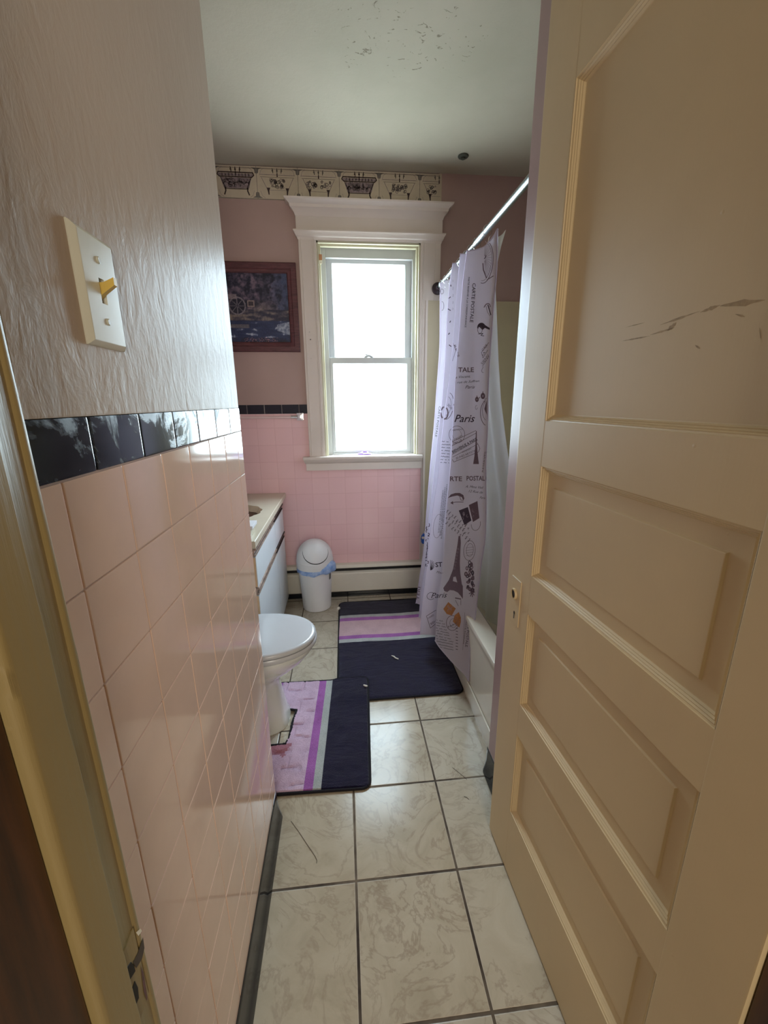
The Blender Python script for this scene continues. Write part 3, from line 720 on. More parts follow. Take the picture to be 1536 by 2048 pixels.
def scrib(m, x, y, L, ang=0, amp=2.2, w=.6, seed=0, step=1.6):
    r_ = random.Random(seed); pts = []; a = math.radians(ang); n = max(3, int(L / step)); 
    for i in range(n + 1):
        if r_.random() < .13 and len(pts) > 2: stroke(m, pts, w, 9); pts = []; continue
        u = L * i / n + r_.uniform(-.6, .6); v = (amp if i % 2 else -amp * .4) * r_.uniform(.3, 1)
        pts.append((x + u * math.cos(a) + v * math.sin(a), y + u * math.sin(a) - v * math.cos(a)))
    if len(pts) > 1: stroke(m, pts, w, 9)
# top: bicycle wheel
circ('ink', 969, 525, 17, 42, 1.2, -100, 100, 6); circ('ink', 968, 524, 15, 38, .7, -95, 95, 6)
for a in range(-85, 90, 11):
    r_ = math.radians(a); stroke('ink_light', [(969 + 2 * math.cos(r_), 517 + 5 * math.sin(r_)), (969 + 15 * math.cos(r_), 520 + 36 * math.sin(r_))], .5)
stroke('ink_dark', [(969, 518), (972, 513), (972, 511)], 1.4); stroke('ink', [(974, 560), (987, 552)], 1.4); stroke('ink', [(966, 527), (967, 540), (973, 556)], 2)
text('ink_dark', 'CARTE POSTALE', 945.5, 566, 9.5, 94, 79, .01)
text('ink_dark', 'PARTIE RESERVEE A LA CORRESPONDANCE', 937, 554, 4.2, 94, 101, .015)
circ('ink', 974, 617, 6, 10, 1.5, 180, 330, 20); stroke('ink_dark', [(976, 610), (979, 620), (982, 630)], 2); stroke('ink', [(972, 612), (975, 624), (980, 632)], .8)
circ('ink_dark', 963, 655, 7, 8, 2.6, 170, 330); poly('ink_dark', [(955, 652), (960, 647), (967, 648), (973, 652), (980, 656), (980, 660), (970, 656), (965, 660), (960, 655)]); circ('ink', 960, 660, 4.5, 7, .9); stroke('ink_dark', [(957, 668), (966, 667), (962, 671), (968, 672)], 1.2)
stroke('ink', [(963, 705), (978, 685)], .8); stroke('ink', [(963, 705), (966, 716), (976, 700)], .8); stroke('ink', [(965, 733), (979, 712)], .8); circ('ink', 969, 738, 4, 8, .7, 60, 200, 30)
text('ink', 'OBJE', 966, 703, 6.5, -52, 16); text('ink', 'LA', 966, 712, 6, -50, 9); text('ink', 'SIENV', 965, 730, 7, -52, 24)
text('ink', 'TALE', 917, 744, 13, 0, 31, .02)
text('ink_dark', 'a Vincent,', 911, 757, 7, -4, 30, 0, .45); text('ink_dark', 'rue de Suffren', 914, 767, 6.5, -4, 45, 0, .45); text('ink_dark', 'Paris', 930, 777, 9, 0, 20, 0, .45)
for cx, cy, s in ((954, 799, 3.4), (966, 792, 4.2)):
    circ('ink', cx, cy, s * .6, s, s * .9); stroke('ink', [(cx, cy - s * 1.3), (cx, cy - s * 2.1)], 1.5)
stroke('ink', [(958, 797), (960, 794)], 1.2); circ('ink_light', 953, 815, 2, 4, .8, 0, 300)
circ('ink', 976, 826, 15, 26, 1.2, 110, 250); circ('ink', 976, 822, 11, 20, .8, 115, 245); poly('ink', [(969, 818), (974, 800), (974, 830)]); text('ink', 'RAN', 970, 805, 6, -62, 9)
text('ink_dark', 'Paris', 908, 844, 21, 0, 42, .01, .35)
circ('ink', 914, 869, 16, 17, .8); circ('ink_light', 914, 869, 9, 10, .6); text('ink', 'PARIS AVENUE', 904, 862, 4.5, -6, 22)
for a, b in (((904, 884), (952, 861)), ((904, 892), (953, 866)), ((905, 909), (955, 880)), ((906, 914), (956, 888))): stroke('ink', [a, b], .8)
text('ink', 'JOURNEES', 905, 884, 5.5, -27, 24); text('ink', 'UNSA LIB', 905, 891, 5.5, -27, 22); text('ink_dark', 'BIENVENUE A PARIS', 906, 907, 8, -29, 56, .02)
stroke('ink', [(905, 919), (908, 924), (957, 904), (960, 897), (955, 886)], .9); text('ink', 'JEUNES ARTISTES', 913, 919, 6, -22, 44); text('ink', 'INTERNAT', 925, 906, 4, -22, 20)
poly('ink', [(952, 862), (953.5, 862), (954, 890), (956, 912), (958, 928), (946.5, 928), (949, 912), (951, 890)]); text('ink', 'RESERVEE', 967, 945, 4.5, -82, 42)
text('ink', 'RTE', 899.5, 962, 13, 0, 25, .02); text('ink', 'POSTALE', 933, 961, 13, 0, 42, .02)
text('ink_dark', 'A. Mme Vad', 931, 975, 7, 4, 36, 0, .4); text('ink_dark', '12 Rue de', 936, 984, 7, 6, 30, 0, .4); text('ink_dark', 'Paris', 959, 997, 7, 6, 12, 0, .4)
poly('ink', [(896, 996), (902, 989), (911, 986), (920, 986), (927, 990), (929, 997), (927, 1001), (924, 994), (915, 991), (905, 993)]); stroke('ink', [(919, 990), (922, 1000), (927, 1001)], 1); stroke('ink', [(902, 1006), (912, 1004), (927, 1004)], 1.2); poly('ink', [(901, 1006), (906, 1002), (907, 1009)])
poly('ink_dark', [(918, 1021), (936, 1014), (943, 1041), (929, 1050)]); poly('ink', [(938, 1010), (955, 1002), (959, 1036), (946, 1044)])
for a in range(5): circ('ink_light', 929 + R.uniform(-4, 6), 1032 + R.uniform(-10, 8), 1.6, 2.4, .7); circ('ink_light', 949 + R.uniform(-4, 4), 1024 + R.uniform(-12, 10), 1.4, 2.2, .7)
circ('ink', 952, 1048, 9, 13, .8, -30, 170, 10)
for i in range(9):
    for j in range(3): scrib('ink_dark', 893 + i * 5.4 + R.uniform(-1, 1) , 1030 + i * 4 + j * 12 - 4 + R.uniform(-2, 2), 7, -55, 2.2, .9, i * 7 + j)
# large tower
poly('ink', [(917.5, 1072), (921, 1072), (922, 1085), (921, 1100), (920, 1125), (920.5, 1140), (921, 1147), (904, 1145), (906.5, 1138), (909, 1125), (912.5, 1105), (915.5, 1088)])
poly('ink', [(904, 1145), (921, 1147), (924, 1168), (926, 1172), (926, 1198), (922, 1192), (916, 1185), (908, 1181), (900, 1180), (895, 1184), (889, 1182), (887, 1176), (894, 1166), (898, 1160)], [(907, 1154), (912, 1153), (915, 1165), (906, 1162)])
for i in range(7): circ('ink_light', 916.5 - i * 1.2, 1098 + i * 6.5, 1.2, 1.8, .6)
circ('ink', 939, 1101, 11.5, 20, .8, rot=5); circ('ink', 940, 1100, 7, 13, .6, rot=5)
for i in range(4): stroke('ink_light', [(932, 1096 + i * 5), (947, 1094 + i * 5)], .6)
for i in range(26):
    cx, cy = 940 + R.uniform(-8, 7), 1125 + i * 2.3; circ('ink' if i % 3 else 'ink_dark', cx, cy, R.uniform(1.5, 3.2), R.uniform(2, 4), R.uniform(1.2, 2.6), n=8)
for a in range(0, 360, 40): stroke('ink', [(944, 1184), (944 + 6 * math.cos(math.radians(a)), 1184 + 10 * math.sin(math.radians(a)))], 1.6)
stroke('ink', [(911, 1196), (922, 1198)], 2.2); stroke('ink_light', [(911, 1200), (917, 1212)], 1.2); stroke('ink_light', [(922, 1200), (922, 1210)], 1.2)
poly('ink_orange', [(897, 1204), (912, 1217), (904, 1231), (894, 1228), (887, 1218)]); poly('ink_orange', [(918, 1224), (922, 1235), (922, 1244), (919, 1255), (906, 1243), (910, 1230)])
for i in range(6): circ('ink_light', 899 + R.uniform(-6, 6), 1218 + R.uniform(-6, 6), 1.5, 1.8, .6, n=8)
circ('ink', 905, 1246, 12, 15, .9); circ('ink', 907, 1246, 7, 9, .6); text('ink_dark', 'PARIS', 897, 1256, 5, -25, 20)
for i in range(11): scrib('ink_dark', 872 + (i % 3), 1240 + i * 5.3, 14 + min(i, 7) * 3, 12, 1.6, .6, 50 + i)
for i in range(9): stroke('ink_dark', [(912, 1250 + i * 6), (916, 1251 + i * 6)], 1)
text('ink_dark', 'CARTE POSTALE', 938, 1232, 7, 97, 62); text('ink', 'PARTIE RESERVEE', 932, 1240, 3.5, 97, 48); stroke('ink_light', [(930, 1225), (926, 1300)], .6)
# the narrower folds
text('ink_dark', 'CARTE POSTALE', 878, 812, 5.5, 97, 62); circ('ink', 894, 812, 13, 27, 1, -80, 80, 8); circ('ink', 893, 812, 9, 19, .7, -80, 80, 8); text('ink_dark', 'SION', 894, 810, 7, 50, 14); circ('ink_light', 889, 826, 7, 12, 3, 0, 360)
for i in range(8): scrib('ink_dark', 884 - i * .4, 883 + i * 6, 17, 4, 1.4, .8, 80 + i)
for j in range(3): text('ink_dark', 'CORRESPONDANCE RESERVEE A LA CARTE', 893 - j * 4, 968 + j * 6, 3.6, 96, 110 - j * 12)
circ('ink_light', 876, 1052, 9, 24, .7, rot=8); text('ink_dark', 'ST', 871, 1134, 13, -4, 14, .02); text('ink', 'Mme', 872, 1146, 7, 10, 14, 0, .4)
for i in range(14): circ('ink_dark' if i % 2 else 'ink', 855 + R.uniform(-2, 3) - i * .12, 1050 + i * 6.2, R.uniform(1, 2.4), R.uniform(2, 4), 1.4, n=8)
for a in range(0, 180, 22): stroke('ink_dark', [(861, 1140), (861 + 8 * math.cos(math.radians(a - 90)), 1130 + 10 * math.sin(math.radians(a - 90)))], .9)
text('ink_dark', 'Paris', 861, 1196, 15, -2, 34, 0, .4); circ('ink_dark', 862, 1192, 8, 7, .8, 60, 330, -15)
stroke('ink', [(853, 1232), (872, 1220)], .9); stroke('ink', [(853, 1232), (861, 1256), (873, 1246)], .9); text('ink', 'HARD', 857, 1238, 5, -32, 14); text('ink', 'BIEN', 862, 1250, 6, -32, 13)
text('ink', 'TERI', 838, 1200, 8, -82, 26); circ('ink', 884, 583, 3.5, 5, .8); circ('ink', 884, 612, 4, 9, .8, -90, 90)
for i in range(6): stroke('ink_dark', [(899 + R.uniform(-3, 3), 570 + i * 24), (900 + R.uniform(-3, 3), 573 + i * 24)], 1.6)
for i in range(5): scrib('ink_light', 906, 560 + i * 14, 6, 90, 1, .6, 200 + i)
text('ink', 'REES', 907, 690, 6, 70, 26); stroke('ink', [(905, 683), (912, 700), (905, 722)], .7)
k = CK; mats_ = [M['cloth']]
for nm, b in PR.items():
    if not b.f: continue
    mats_.append(M[nm]); k.cur = len(mats_) - 1; i0 = len(k.v); k.v += [v + CO for v in b.v]
    for f in b.f: k.face(*[i0 + i for i in f])
cur = k.build('shower_curtain', mats_, None, smooth=180, loc=CO)
tag(cur, 'white printed shower curtain bunched at the window end of the rod', 'shower curtain')
def hem(nm, line, r):
    kk = MB(); kk.tube([p - CO for p in line], r, 6); kk.build(nm, M['cloth'], cur, smooth=True)
hem('side_hem', E_, .0022)
kk = MB(); kk.tube([k.v[a] - CO for a in rowsv[-1]], .0022, 6); kk.build('bottom_hem', M['cloth'], cur, smooth=True)
kk = MB(); kk.tube([k.v[a] - CO for a in rowsv[0]], .0022, 6); kk.build('top_hem', M['cloth'], cur, smooth=True)


# rings along the rod
ring0 = None
ry = [2.19, 2.10, 2.02, 1.96, 1.90, 1.85, 1.80, 1.75, 1.71, 1.64, 1.56, 1.42]
for i, y in enumerate(ry):
    if ring0 is None:
        t = thing('curtain_ring', 'x', 'curtain ring', (RX, y, RZh), 0, 'small roller curtain rings on the shower rod')
        k = MB(); pts = [(.019 * math.sin(a), 0, -.006 + .022 * math.cos(a)) for a in [math.radians(q) for q in range(-150, 151, 15)]]
        k.tube(pts, .0011, 6); k.tube([pts[-1], (.006, 0, -.042), (0, 0, -.05), (-.006, .001, -.042)], .0011, 6); k.build('wire_hook', M['chrome'], t, smooth=True)
        k = MB()
        for q in range(-50, 51, 25):
            a = math.radians(q); bm = bmesh.new(); bmesh.ops.create_icosphere(bm, subdivisions=1, radius=.0028); k.add(bm, Matrix.Translation((.019 * math.sin(a), 0, -.006 + .022 * math.cos(a)))); bm.free()
        k.build('roller_beads', M['chrome'], t, smooth=True); ring0 = t; r_ = t
    else:
        r_ = ring0.copy(); COL.objects.link(r_); r_.location = (RX, y, RZh)
        for ch in list(ring0.children): c = ch.copy(); COL.objects.link(c); c.parent = r_
    r_.rotation_euler = (0, 0, R.uniform(-.35, .35))
    r_['label'] = 'small chrome roller ring holding the shower curtain to the rod'

# liner inside the tub
def lerpP(a, b, f): return a + (b - a) * f
k = MB(); rws = []
edge_px = [(1012, 459, .93, 1), (1003, 490, .93, 1), (994, 530, .93, 1), (991, 570, .94, 1), (994, 640, .95, 1), (997, 720, .96, 1), (1002, 800, .97, 1), (1012, 880, .99, 1), (1022, 950, 1.0, 1), (1032, 1010, 1.01, 1), (1042, 1090, 1.02, 1), (1050, 1180, 1.03, 1)]
top = []
near = [on(0, e[2], e[0], e[1]) for e in edge_px]
bot = near[-1].copy(); bot.z = .22; near.append(bot)
for p_ in near:
    row = []
    for j in range(41):
        f = j / 40; y = p_.y + (2.2 - p_.y) * f; x = p_.x + .0 * f + .016 * math.sin(f * 34) * min(1, f * 6) + (.89 - p_.x) * f * .6
        row.append(k.vert((x, y, p_.z if f > .06 else p_.z)))
    rws.append(row)
for a, b in zip(rws, rws[1:]):
    for j in range(40): k.face(a[j], a[j + 1], b[j + 1], b[j])
ln = k.build('shower_liner', M['liner'], None, smooth=180, loc=(.95, 1.6, 0))
tag(ln, 'plain grey vinyl shower liner hanging inside the tub behind the printed curtain', 'shower liner')

# ------------------------------------------------------------------ helpers in world coordinates
def wb(t, nm, a, b, m, bev=.002, par=None):
    L = t.location; return bx(nm, Vector(a) - L, Vector(b) - L, M[m] if isinstance(m, str) else m, par or t, bev)
def wbuild(k, nm, m, t, smooth=False, par=None):
    L = t.location; k.v = [v - L for v in k.v]; return k.build(nm, M[m] if isinstance(m, str) else m, par or t, smooth)

# ------------------------------------------------------------------ wallpaper border
bd = thing('wallpaper_border', 'strip of wallpaper border printed with clawfoot bathtubs under the ceiling', 'wallpaper border', (.1, D, 2.52))
k = MB()
N = 40; a = []; b = []
for i in range(N + 1):
    x = XA + (.874 - XA) * i / N; a.append(k.vert(x, D - .0012, 2.443)); b.append(k.vert(x, D - .0012, 2.603))
for i in range(N): k.face(a[i], a[i + 1], b[i + 1], b[i])
aa = [k.vert(k.v[i] + Vector((0, .0011, 0))) for i in a]; bb = [k.vert(k.v[i] + Vector((0, .0011, 0))) for i in b]
for i in range(N): k.face(aa[i], bb[i], bb[i + 1], aa[i + 1]); k.face(a[i], aa[i], aa[i + 1], a[i + 1]); k.face(b[i], b[i + 1], bb[i + 1], bb[i])
BK = k
BL = bd.location
def wall_map(x, y): return Vector((XB + x * SC, D - .0022, 2.523 - y * SC)) - BL if XB + x * SC < .873 else None
MAPF = wall_map; PR.clear(); SC = .0028
def xw(px): return on(1, D, px, 365).x
divs = [xw(432) - .004, xw(514), xw(596), xw(678.5), xw(758), xw(839.5)]; divs.append(divs[-1] + .226)
for i in range(len(divs) - 1):
    XB = divs[i]; w = (divs[i + 1] - divs[i]) / SC; h = 28
    stroke('pgrey', [(0, -h), (w, -h)], 1, 8); stroke('pgrey', [(0, h), (w, h)], 1, 8); stroke('pbrown', [(0, -h + 4), (w, -h + 4)], .6, 8)
    if i: stroke('pgrey', [(0, -h), (0, h)], .7, 8)
    for cx, sx in ((0, 1), (w, -1)):
        for cy, sy in ((-h + 3, 1), (h - 2, -1)):
            poly('pgrey', [(cx + sx * .5, cy), (cx + sx * 10, cy), (cx + sx * 4, cy + sy * 3), (cx + sx * 3, cy + sy * 9), (cx + sx * .5, cy + sy * 10)])
            stroke('pmauve', [(cx + sx * 15, cy), (cx + sx * 9, cy + sy * 4), (cx + sx * 6, cy + sy * 12)], .5)
    c = w / 2; kind = i % 3; yb = -12
    if kind == 0:
        stroke('pbrown', [(c - 33, yb - 4), (c - 35, yb), (c - 31, yb + 3.5), (c + 31, yb + 3.5), (c + 35, yb), (c + 33, yb - 4), (c - 33, yb - 4)], 2, 6); stroke('pmauve', [(c - 32, yb), (c + 32, yb)], 4, 6)
        poly('pmauve', [(c - 30, yb + 5), (c + 30, yb + 5), (c + 24, yb + 23), (c - 24, yb + 23)]); stroke('pbrown', [(c - 29, yb + 5), (c - 20, yb + 24)], 1.3); stroke('pbrown', [(c + 29, yb + 5), (c + 20, yb + 24)], 1.3)
        stroke('pbrown', [(c - 22, yb + 24), (c + 22, yb + 24)], 1.2)
        for q in range(-2, 3): circ('pgrey', c + q * 10, yb + 17, 5, 4, 1, 180, 360, n=10)
        for q in range(24): circ('pbrown' if q % 2 else 'pgrey', c + R.uniform(-24, 24), yb + R.uniform(7, 19), R.uniform(1, 3), None, .8, n=7)
        for sx in (-1, 1): stroke('pbrown', [(c + sx * 22, yb + 22), (c + sx * 21, yb + 27), (c + sx * 24, yb + 34)], 2.4)
        col = 'pbrown'
    else:
        stroke('pmauve', [(c - 34, yb - 2), (c + 34, yb - 2)], .8, 8); stroke('pgrey', [(c - 33, yb + 2), (c + 33, yb + 2)], .6, 8)
        stroke('pmauve', [(c - 31, yb + 3), (c - 21, yb + 22)], .9); stroke('pmauve', [(c + 31, yb + 3), (c + 21, yb + 22)], .9); stroke('pmauve', [(c - 18, yb + 24), (c + 18, yb + 24)], .5)
        for q in range(34):
            ox = R.uniform(-14, 14) if kind == 1 else R.choice((-1, 1)) * R.uniform(5, 24)
            circ('pgrey' if q % 2 else 'pmauve', c + ox, yb + R.uniform(6, 19), R.uniform(1, 3), None, .9, n=7)
        for sx in (-1, 1): poly('pbrown', [(c + sx * 15, yb + 20), (c + sx * 22, yb + 20), (c + sx * 20, yb + 26), (c + sx * 19, yb + 32), (c + sx * 17, yb + 32), (c + sx * 17, yb + 25)])
        col = 'pgrey'
    for q in (-8, 0, 8): stroke(col, [(c + q, yb - 5), (c + q, yb - 9), (c + q * 1.15, yb - 13)], 1.4); circ(col, c + q * 1.1, yb - 9, 1.2, None, 1, n=7)
    stroke('pbrown', [(c, yb - 4), (c, yb + 1)], 2)
mats_ = [M['paper']]
for nm, b in PR.items():
    mats_.append(M[nm]); BK.cur = len(mats_) - 1; i0 = len(BK.v); BK.v += [v + BL for v in b.v]
    for f in b.f: BK.face(*[i0 + i for i in f])
BK.v = [v - BL for v in BK.v]; BK.build('paper_strip', mats_, bd)

# ------------------------------------------------------------------ framed picture
pc = thing('framed_picture', 'dark landscape painting with a water mill in a reddish brown wooden frame', 'picture', (-.29, D, 1.88))
PX0, PX1, PZ0, PZ1 = -.60, .018, 1.640, 2.126
prf = [(0, -.001), (0, -.018), (.004, -.021), (.03, -.020), (.034, -.017), (.038, -.019), (.05, -.016), (.056, -.011), (.056, -.004)]
k = MB(); rings = [[k.vert(x, D + y, z) for x, z in ((PX0 + i, PZ0 + i), (PX1 - i, PZ0 + i), (PX1 - i, PZ1 - i), (PX0 + i, PZ1 - i))] for i, y in prf]
k.loft(rings); k.face(*rings[0]); wbuild(k, 'frame', 'frame', pc, 25)
me = bpy.data.meshes.new('canvas'); NX, NZ = 190, 130; cx0, cx1, cz0, cz1 = PX0 + .054, PX1 - .054, PZ0 + .054, PZ1 - .054
vs = []; cols = []
def mixc(a, b, f): f = max(0, min(1, f)); return tuple(a[i] * (1 - f) + b[i] * f for i in range(3))
def paint(x, z):
    u = (x - cx0) / (cx1 - cx0); v = (cz1 - z) / (cz1 - cz0)
    ur = 1 - (cx1 - x) / .345            # visible part: 0..1
    n1 = mnoise.fractal(Vector((x * 28, z * 28, 1)), 1, 2, 5) ; n2 = mnoise.fractal(Vector((x * 70, z * 70, 5)), 1, 2, 4); n3 = mnoise.noise(Vector((x * 14, z * 60, 9)))
    mauve = (118, 100, 118); dk = (22, 24, 46); blue = (66, 78, 112); tan = (142, 128, 118); water = (34, 46, 84); pale = (170, 178, 196)
    if v < .52:
        c = mixc(dk, mauve, .45 + n1 * .9 + n2 * .5); c = mixc(c, blue, (ur - .68) * 3 + n1 * .6)
        c = mixc(c, dk, max(0, .5 - abs(ur - .62) * 6) * (.6 + n2)); 
        if v > .38: c = mixc(c, tan, (v - .36) * 4 * max(0, 1 - abs(ur - .55) * 3) + n2 * .4 * (v - .3))
    elif v < .68:
        c = mixc((46, 44, 66), tan, .3 + n3 * 1.1 + n2 * .4 - (ur - .5) * .5)
    elif v < .93:
        c = mixc(water, blue, .2 + n3 * .9)
        c = mixc(c, pale, (n3 + n2 * .4 - .30) * 3)
        if ur > .78 and v > .70 + (.95 - ur) * .2 and v < .86 + (ur - .9) * .3: c = mixc(c, pale, .75 + n2 * .4)
        if ur < .3 and abs(v - .76) < .025: c = mixc(c, tan, .6)
    else:
        c = mixc(water, dk, .3 + n1)
        if .2 < ur < .78: c = mixc(c, (178, 128, 138), mnoise.noise(Vector((x * 220, z * 220, 2))) * 2.2 - abs(v - .965) * 8)
    # mill wheel, mill, sign
    wx, wz = on(1, D, 475, 612).x, on(1, D, 475, 612).z; d = math.hypot(x - wx, (z - wz)); rr = .046
    if d < rr + .004:
        c = mixc(c, dk, .8)
        if abs(d - rr) < .0035: c = (132, 124, 132)
        a = math.atan2(z - wz, x - wx)
        if abs((a / (PI / 4)) - round(a / (PI / 4))) < .05 * rr / max(d, .01) and d < rr: c = (118, 110, 120)
    if -.6 < x < wx - .0 and .30 < v < .37: c = mixc(c, (148, 132, 136), .8)
    if wx + .06 < x < wx + .10 and abs(z - (wz + .012)) < .017: c = (150, 132, 128) if (abs(z - (wz + .012)) > .011 or abs(x - wx - .08) > .015) else (60, 50, 60)
    return c
for j in range(NZ + 1):
    for i in range(NX + 1):
        x = cx0 + (cx1 - cx0) * i / NX; z = cz0 + (cz1 - cz0) * j / NZ; vs.append((x - pc.location.x, -.0065, z - pc.location.z)); c = paint(x, z); cols.append([lin(max(0, min(255, q))) for q in c] + [1])
me.from_pydata(vs, [], [(j * (NX + 1) + i, j * (NX + 1) + i + 1, (j + 1) * (NX + 1) + i + 1, (j + 1) * (NX + 1) + i) for j in range(NZ) for i in range(NX)])
ca = me.color_attributes.new('Col', 'FLOAT_COLOR', 'POINT'); ca.data.foreach_set('color', [q for c in cols for q in c]); me.materials.append(M['painting'])
cv = bpy.data.objects.new('canvas', me); COL.objects.link(cv); cv.parent = pc

# ------------------------------------------------------------------ towel bar
tw = thing('towel_bar', 'chrome and pale pink towel bar fixed to the pink tiled wall under the picture', 'towel bar', (0, D, 1.255))
k = MB()
for cx in (-.008, -.60):
    k = MB(); k.box((cx - .022, D - .010, 1.231), (cx + .022, D, 1.277), .006); k.box((cx - .016, D - .020, 1.237), (cx + .016, D - .009, 1.271), .005); k.box((cx - .012, D - .058, 1.241), (cx + .012, D - .019, 1.266), .006); wbuild(k, 'wall_post', 'chrome', tw, 30)
k = MB(); k.tube([(-.59, D - .048, 1.253), (-.04, D - .048, 1.253)], .0075, 14); wbuild(k, 'bar', 'pinkbar', tw, True)
k = MB(); k.tube([(-.06, D - .048, 1.253), (-.02, D - .048, 1.253)], .009, 14); wbuild(k, 'ferrule', 'chrome', tw, 40)

# ------------------------------------------------------------------ light switch
sw = thing('light_switch', 'ivory toggle light switch plate on the glossy mauve wall above the black tiles', 'light switch', (0, .117, 1.459))
y0, y1, z0, z1 = .080, .154, 1.402, 1.516
rg = [(0, -.0002), (0, .0015), (.0012, .0035), (.0048, .0066), (.006, .0070)]
k = MB(); rings = [[k.vert(x, a, b) for a, b in ((y0 + i, z0 + i), (y1 - i, z0 + i), (y1 - i, z1 - i), (y0 + i, z1 - i))] for i, x in rg]
sl = [k.vert(.0070, a, b) for a, b in ((.1115, 1.447), (.1225, 1.447), (.1225, 1.472), (.1115, 1.472))]; sl2 = [k.vert(.001, a, b) for a, b in ((.1115, 1.447), (.1225, 1.447), (.1225, 1.472), (.1115, 1.472))]
k.loft(rings); k.loft([rings[-1], sl, sl2]); wbuild(k, 'plate', 'switch', sw, 25)
wb(sw, 'slot', (.0008, .1115, 1.447), (.0015, .1225, 1.472), 'gap', 0)
k = MB()
tp = [[(.0015, .1128, 1.4515), (.0015, .1212, 1.4515), (.0015, .1212, 1.4675), (.0015, .1128, 1.4675)], [(.010, .1135, 1.458), (.010, .1205, 1.458), (.010, .1205, 1.468), (.010, .1135, 1.468)], [(.021, .1138, 1.4655), (.021, .1202, 1.4655), (.021, .1202, 1.473), (.021, .1138, 1.473)]]
rings = [[k.vert(*p) for p in r_] for r_ in tp]; k.loft(rings); k.face(*rings[-1]); k.face(*rings[0]); wbuild(k, 'toggle', 'toggle', sw)
for zz in (1.429, 1.490):
    k = MB(); k.lathe((0, .117, zz), [(.0036, .0068), (.0036, .0078), (.0028, .0085)], 16, 'x'); wbuild(k, 'screw', 'screw', sw, 40)

# ------------------------------------------------------------------ vanity cabinet
VX, VY0, VZ = -.166, 1.392, .728
vn = thing('vanity_cabinet', 'white fronted vanity cabinet with dark brown sides and bronze pull channels', 'vanity cabinet', (-.42, 1.8, 0))
wb(vn, 'body', (XA + .002, VY0, .0), (VX - .002, D - .062, VZ), 'darkwood', .001)
wb(vn, 'end_panel', (VX - .30, VY0 - .004, .012), (VX - .006, VY0 + .0005, VZ), 'darkwood', .001)
SP = 1.935
def front(nm, ya, yb, za, zb, hd):
    f = wb(vn, nm, (VX - .002, ya, za), (VX + .016, yb, zb), 'laminate', .0015)
    wb(vn, 'edge_board', (VX - .0015, ya - .0035, za + .002), (VX + .013, ya + .0005, zb - .002), 'beigeedge', .0005, f)
    f2 = f
    L = vn.location
    # pull channel along the top edge
    k = MB(); m = hd
    k.box(Vector((VX - .001, ya - .002, zb + .003)), Vector((VX + .010, yb - .002, zb + .038)), .001)
    k.box(Vector((VX + .009, ya - .002, zb + .004)), Vector((VX + .0175, yb - .002, zb + .010)), .0015)
    k.box(Vector((VX + .006, ya - .002, zb + .031)), Vector((VX + .021, yb - .002, zb + .040)), .002)
    wbuild(k, 'pull_channel', m, vn, 30, f2)
    k = MB(); k.box((VX + .009, ya + .004, zb + .011), (VX + .0115, yb - .006, zb + .016), .001); wbuild(k, 'inner_strip', 'brownpull', vn, False, f2)
    return f
front('drawer', VY0 + .004, SP - .002, .520, .668, 'bronze'); front('drawer', SP + .002, D - .075, .520, .668, 'brownpull')
front('door', VY0 + .004, SP - .002, .045, .478, 'bronze'); front('door', SP + .002, D - .075, .045, .478, 'brownpull')
for z in (.12, .40):
    k = MB(); k.box((VX - .012, VY0 - .006, z - .018), (VX + .004, VY0 + .003, z + .018), .002); wbuild(k, 'hinge', 'gap', vn, 30)
# worktop with scalloped basin
ct = thing('vanity_countertop', 'cream cultured marble countertop with a taupe scalloped basin', 'countertop', (-.42, 1.8, VZ))
CX1 = -.137
sc_ = []
BC = Vector((-.40, 1.86)); 
for i in range(96):
    a = 2 * PI * i / 96; rr = 1 + .055 * abs(math.sin(a * 7)) ** .8
    sc_.append((BC.x + .19 * rr * math.cos(a), BC.y + .175 * rr * math.sin(a)))
outer = [(XA + .002, VY0 - .052), (CX1, VY0 - .052), (CX1, D - .003), (XA + .002, D - .003)]
k = MB(); allp = outer + sc_
tri = tessellate_polygon([[Vector((*p, 0)) for p in outer], [Vector((*p, 0)) for p in sc_]])
ids = [k.vert(p[0], p[1], VZ + .034) for p in allp]
for t_ in tri: k.face(*[ids[i] for i in t_])
rings = []
for ins, z in ((0, VZ + .034), (0, VZ + .031)): pass
o1 = [ids[i] for i in range(4)]
def inset(z, e): return [k.vert(x + (e if x > -.3 else 0), y + (-e if y < 1.5 else 0), z) for x, y in outer]
k.loft([o1, inset(VZ + .032, .0025), inset(VZ + .027, .004), inset(VZ + .004, .004), inset(VZ, .001)])
wbuild(k, 'slab', 'counter', ct, 30)
k = MB(); rings = []
for f, dz in ((1, 0), (.97, -.008), (.9, -.05), (.72, -.10), (.4, -.125), (.1, -.13)):
    rings.append([k.vert(BC.x + (x - BC.x) * f, BC.y + (y - BC.y) * f, VZ + .034 + dz) for x, y in sc_])
k.loft(rings); k.face(*rings[-1]); wbuild(k, 'basin', 'basin', ct, 60)
wb(ct, 'backsplash', (XA + .002, VY0, VZ + .034), (XA + .02, D - .003, VZ + .11), 'counter', .003)
k = MB(); k.lathe((-.60, 1.86, VZ + .034), [(.025, 0), (.024, .02), (.014, .04), (.012, .10)], 20); k.tube([(-.60, 1.86, VZ + .12), (-.57, 1.86, VZ + .15), (-.50, 1.86, VZ + .14), (-.47, 1.86, VZ + .11)], .011, 12)
wbuild(k, 'faucet', 'chrome', ct, 40)
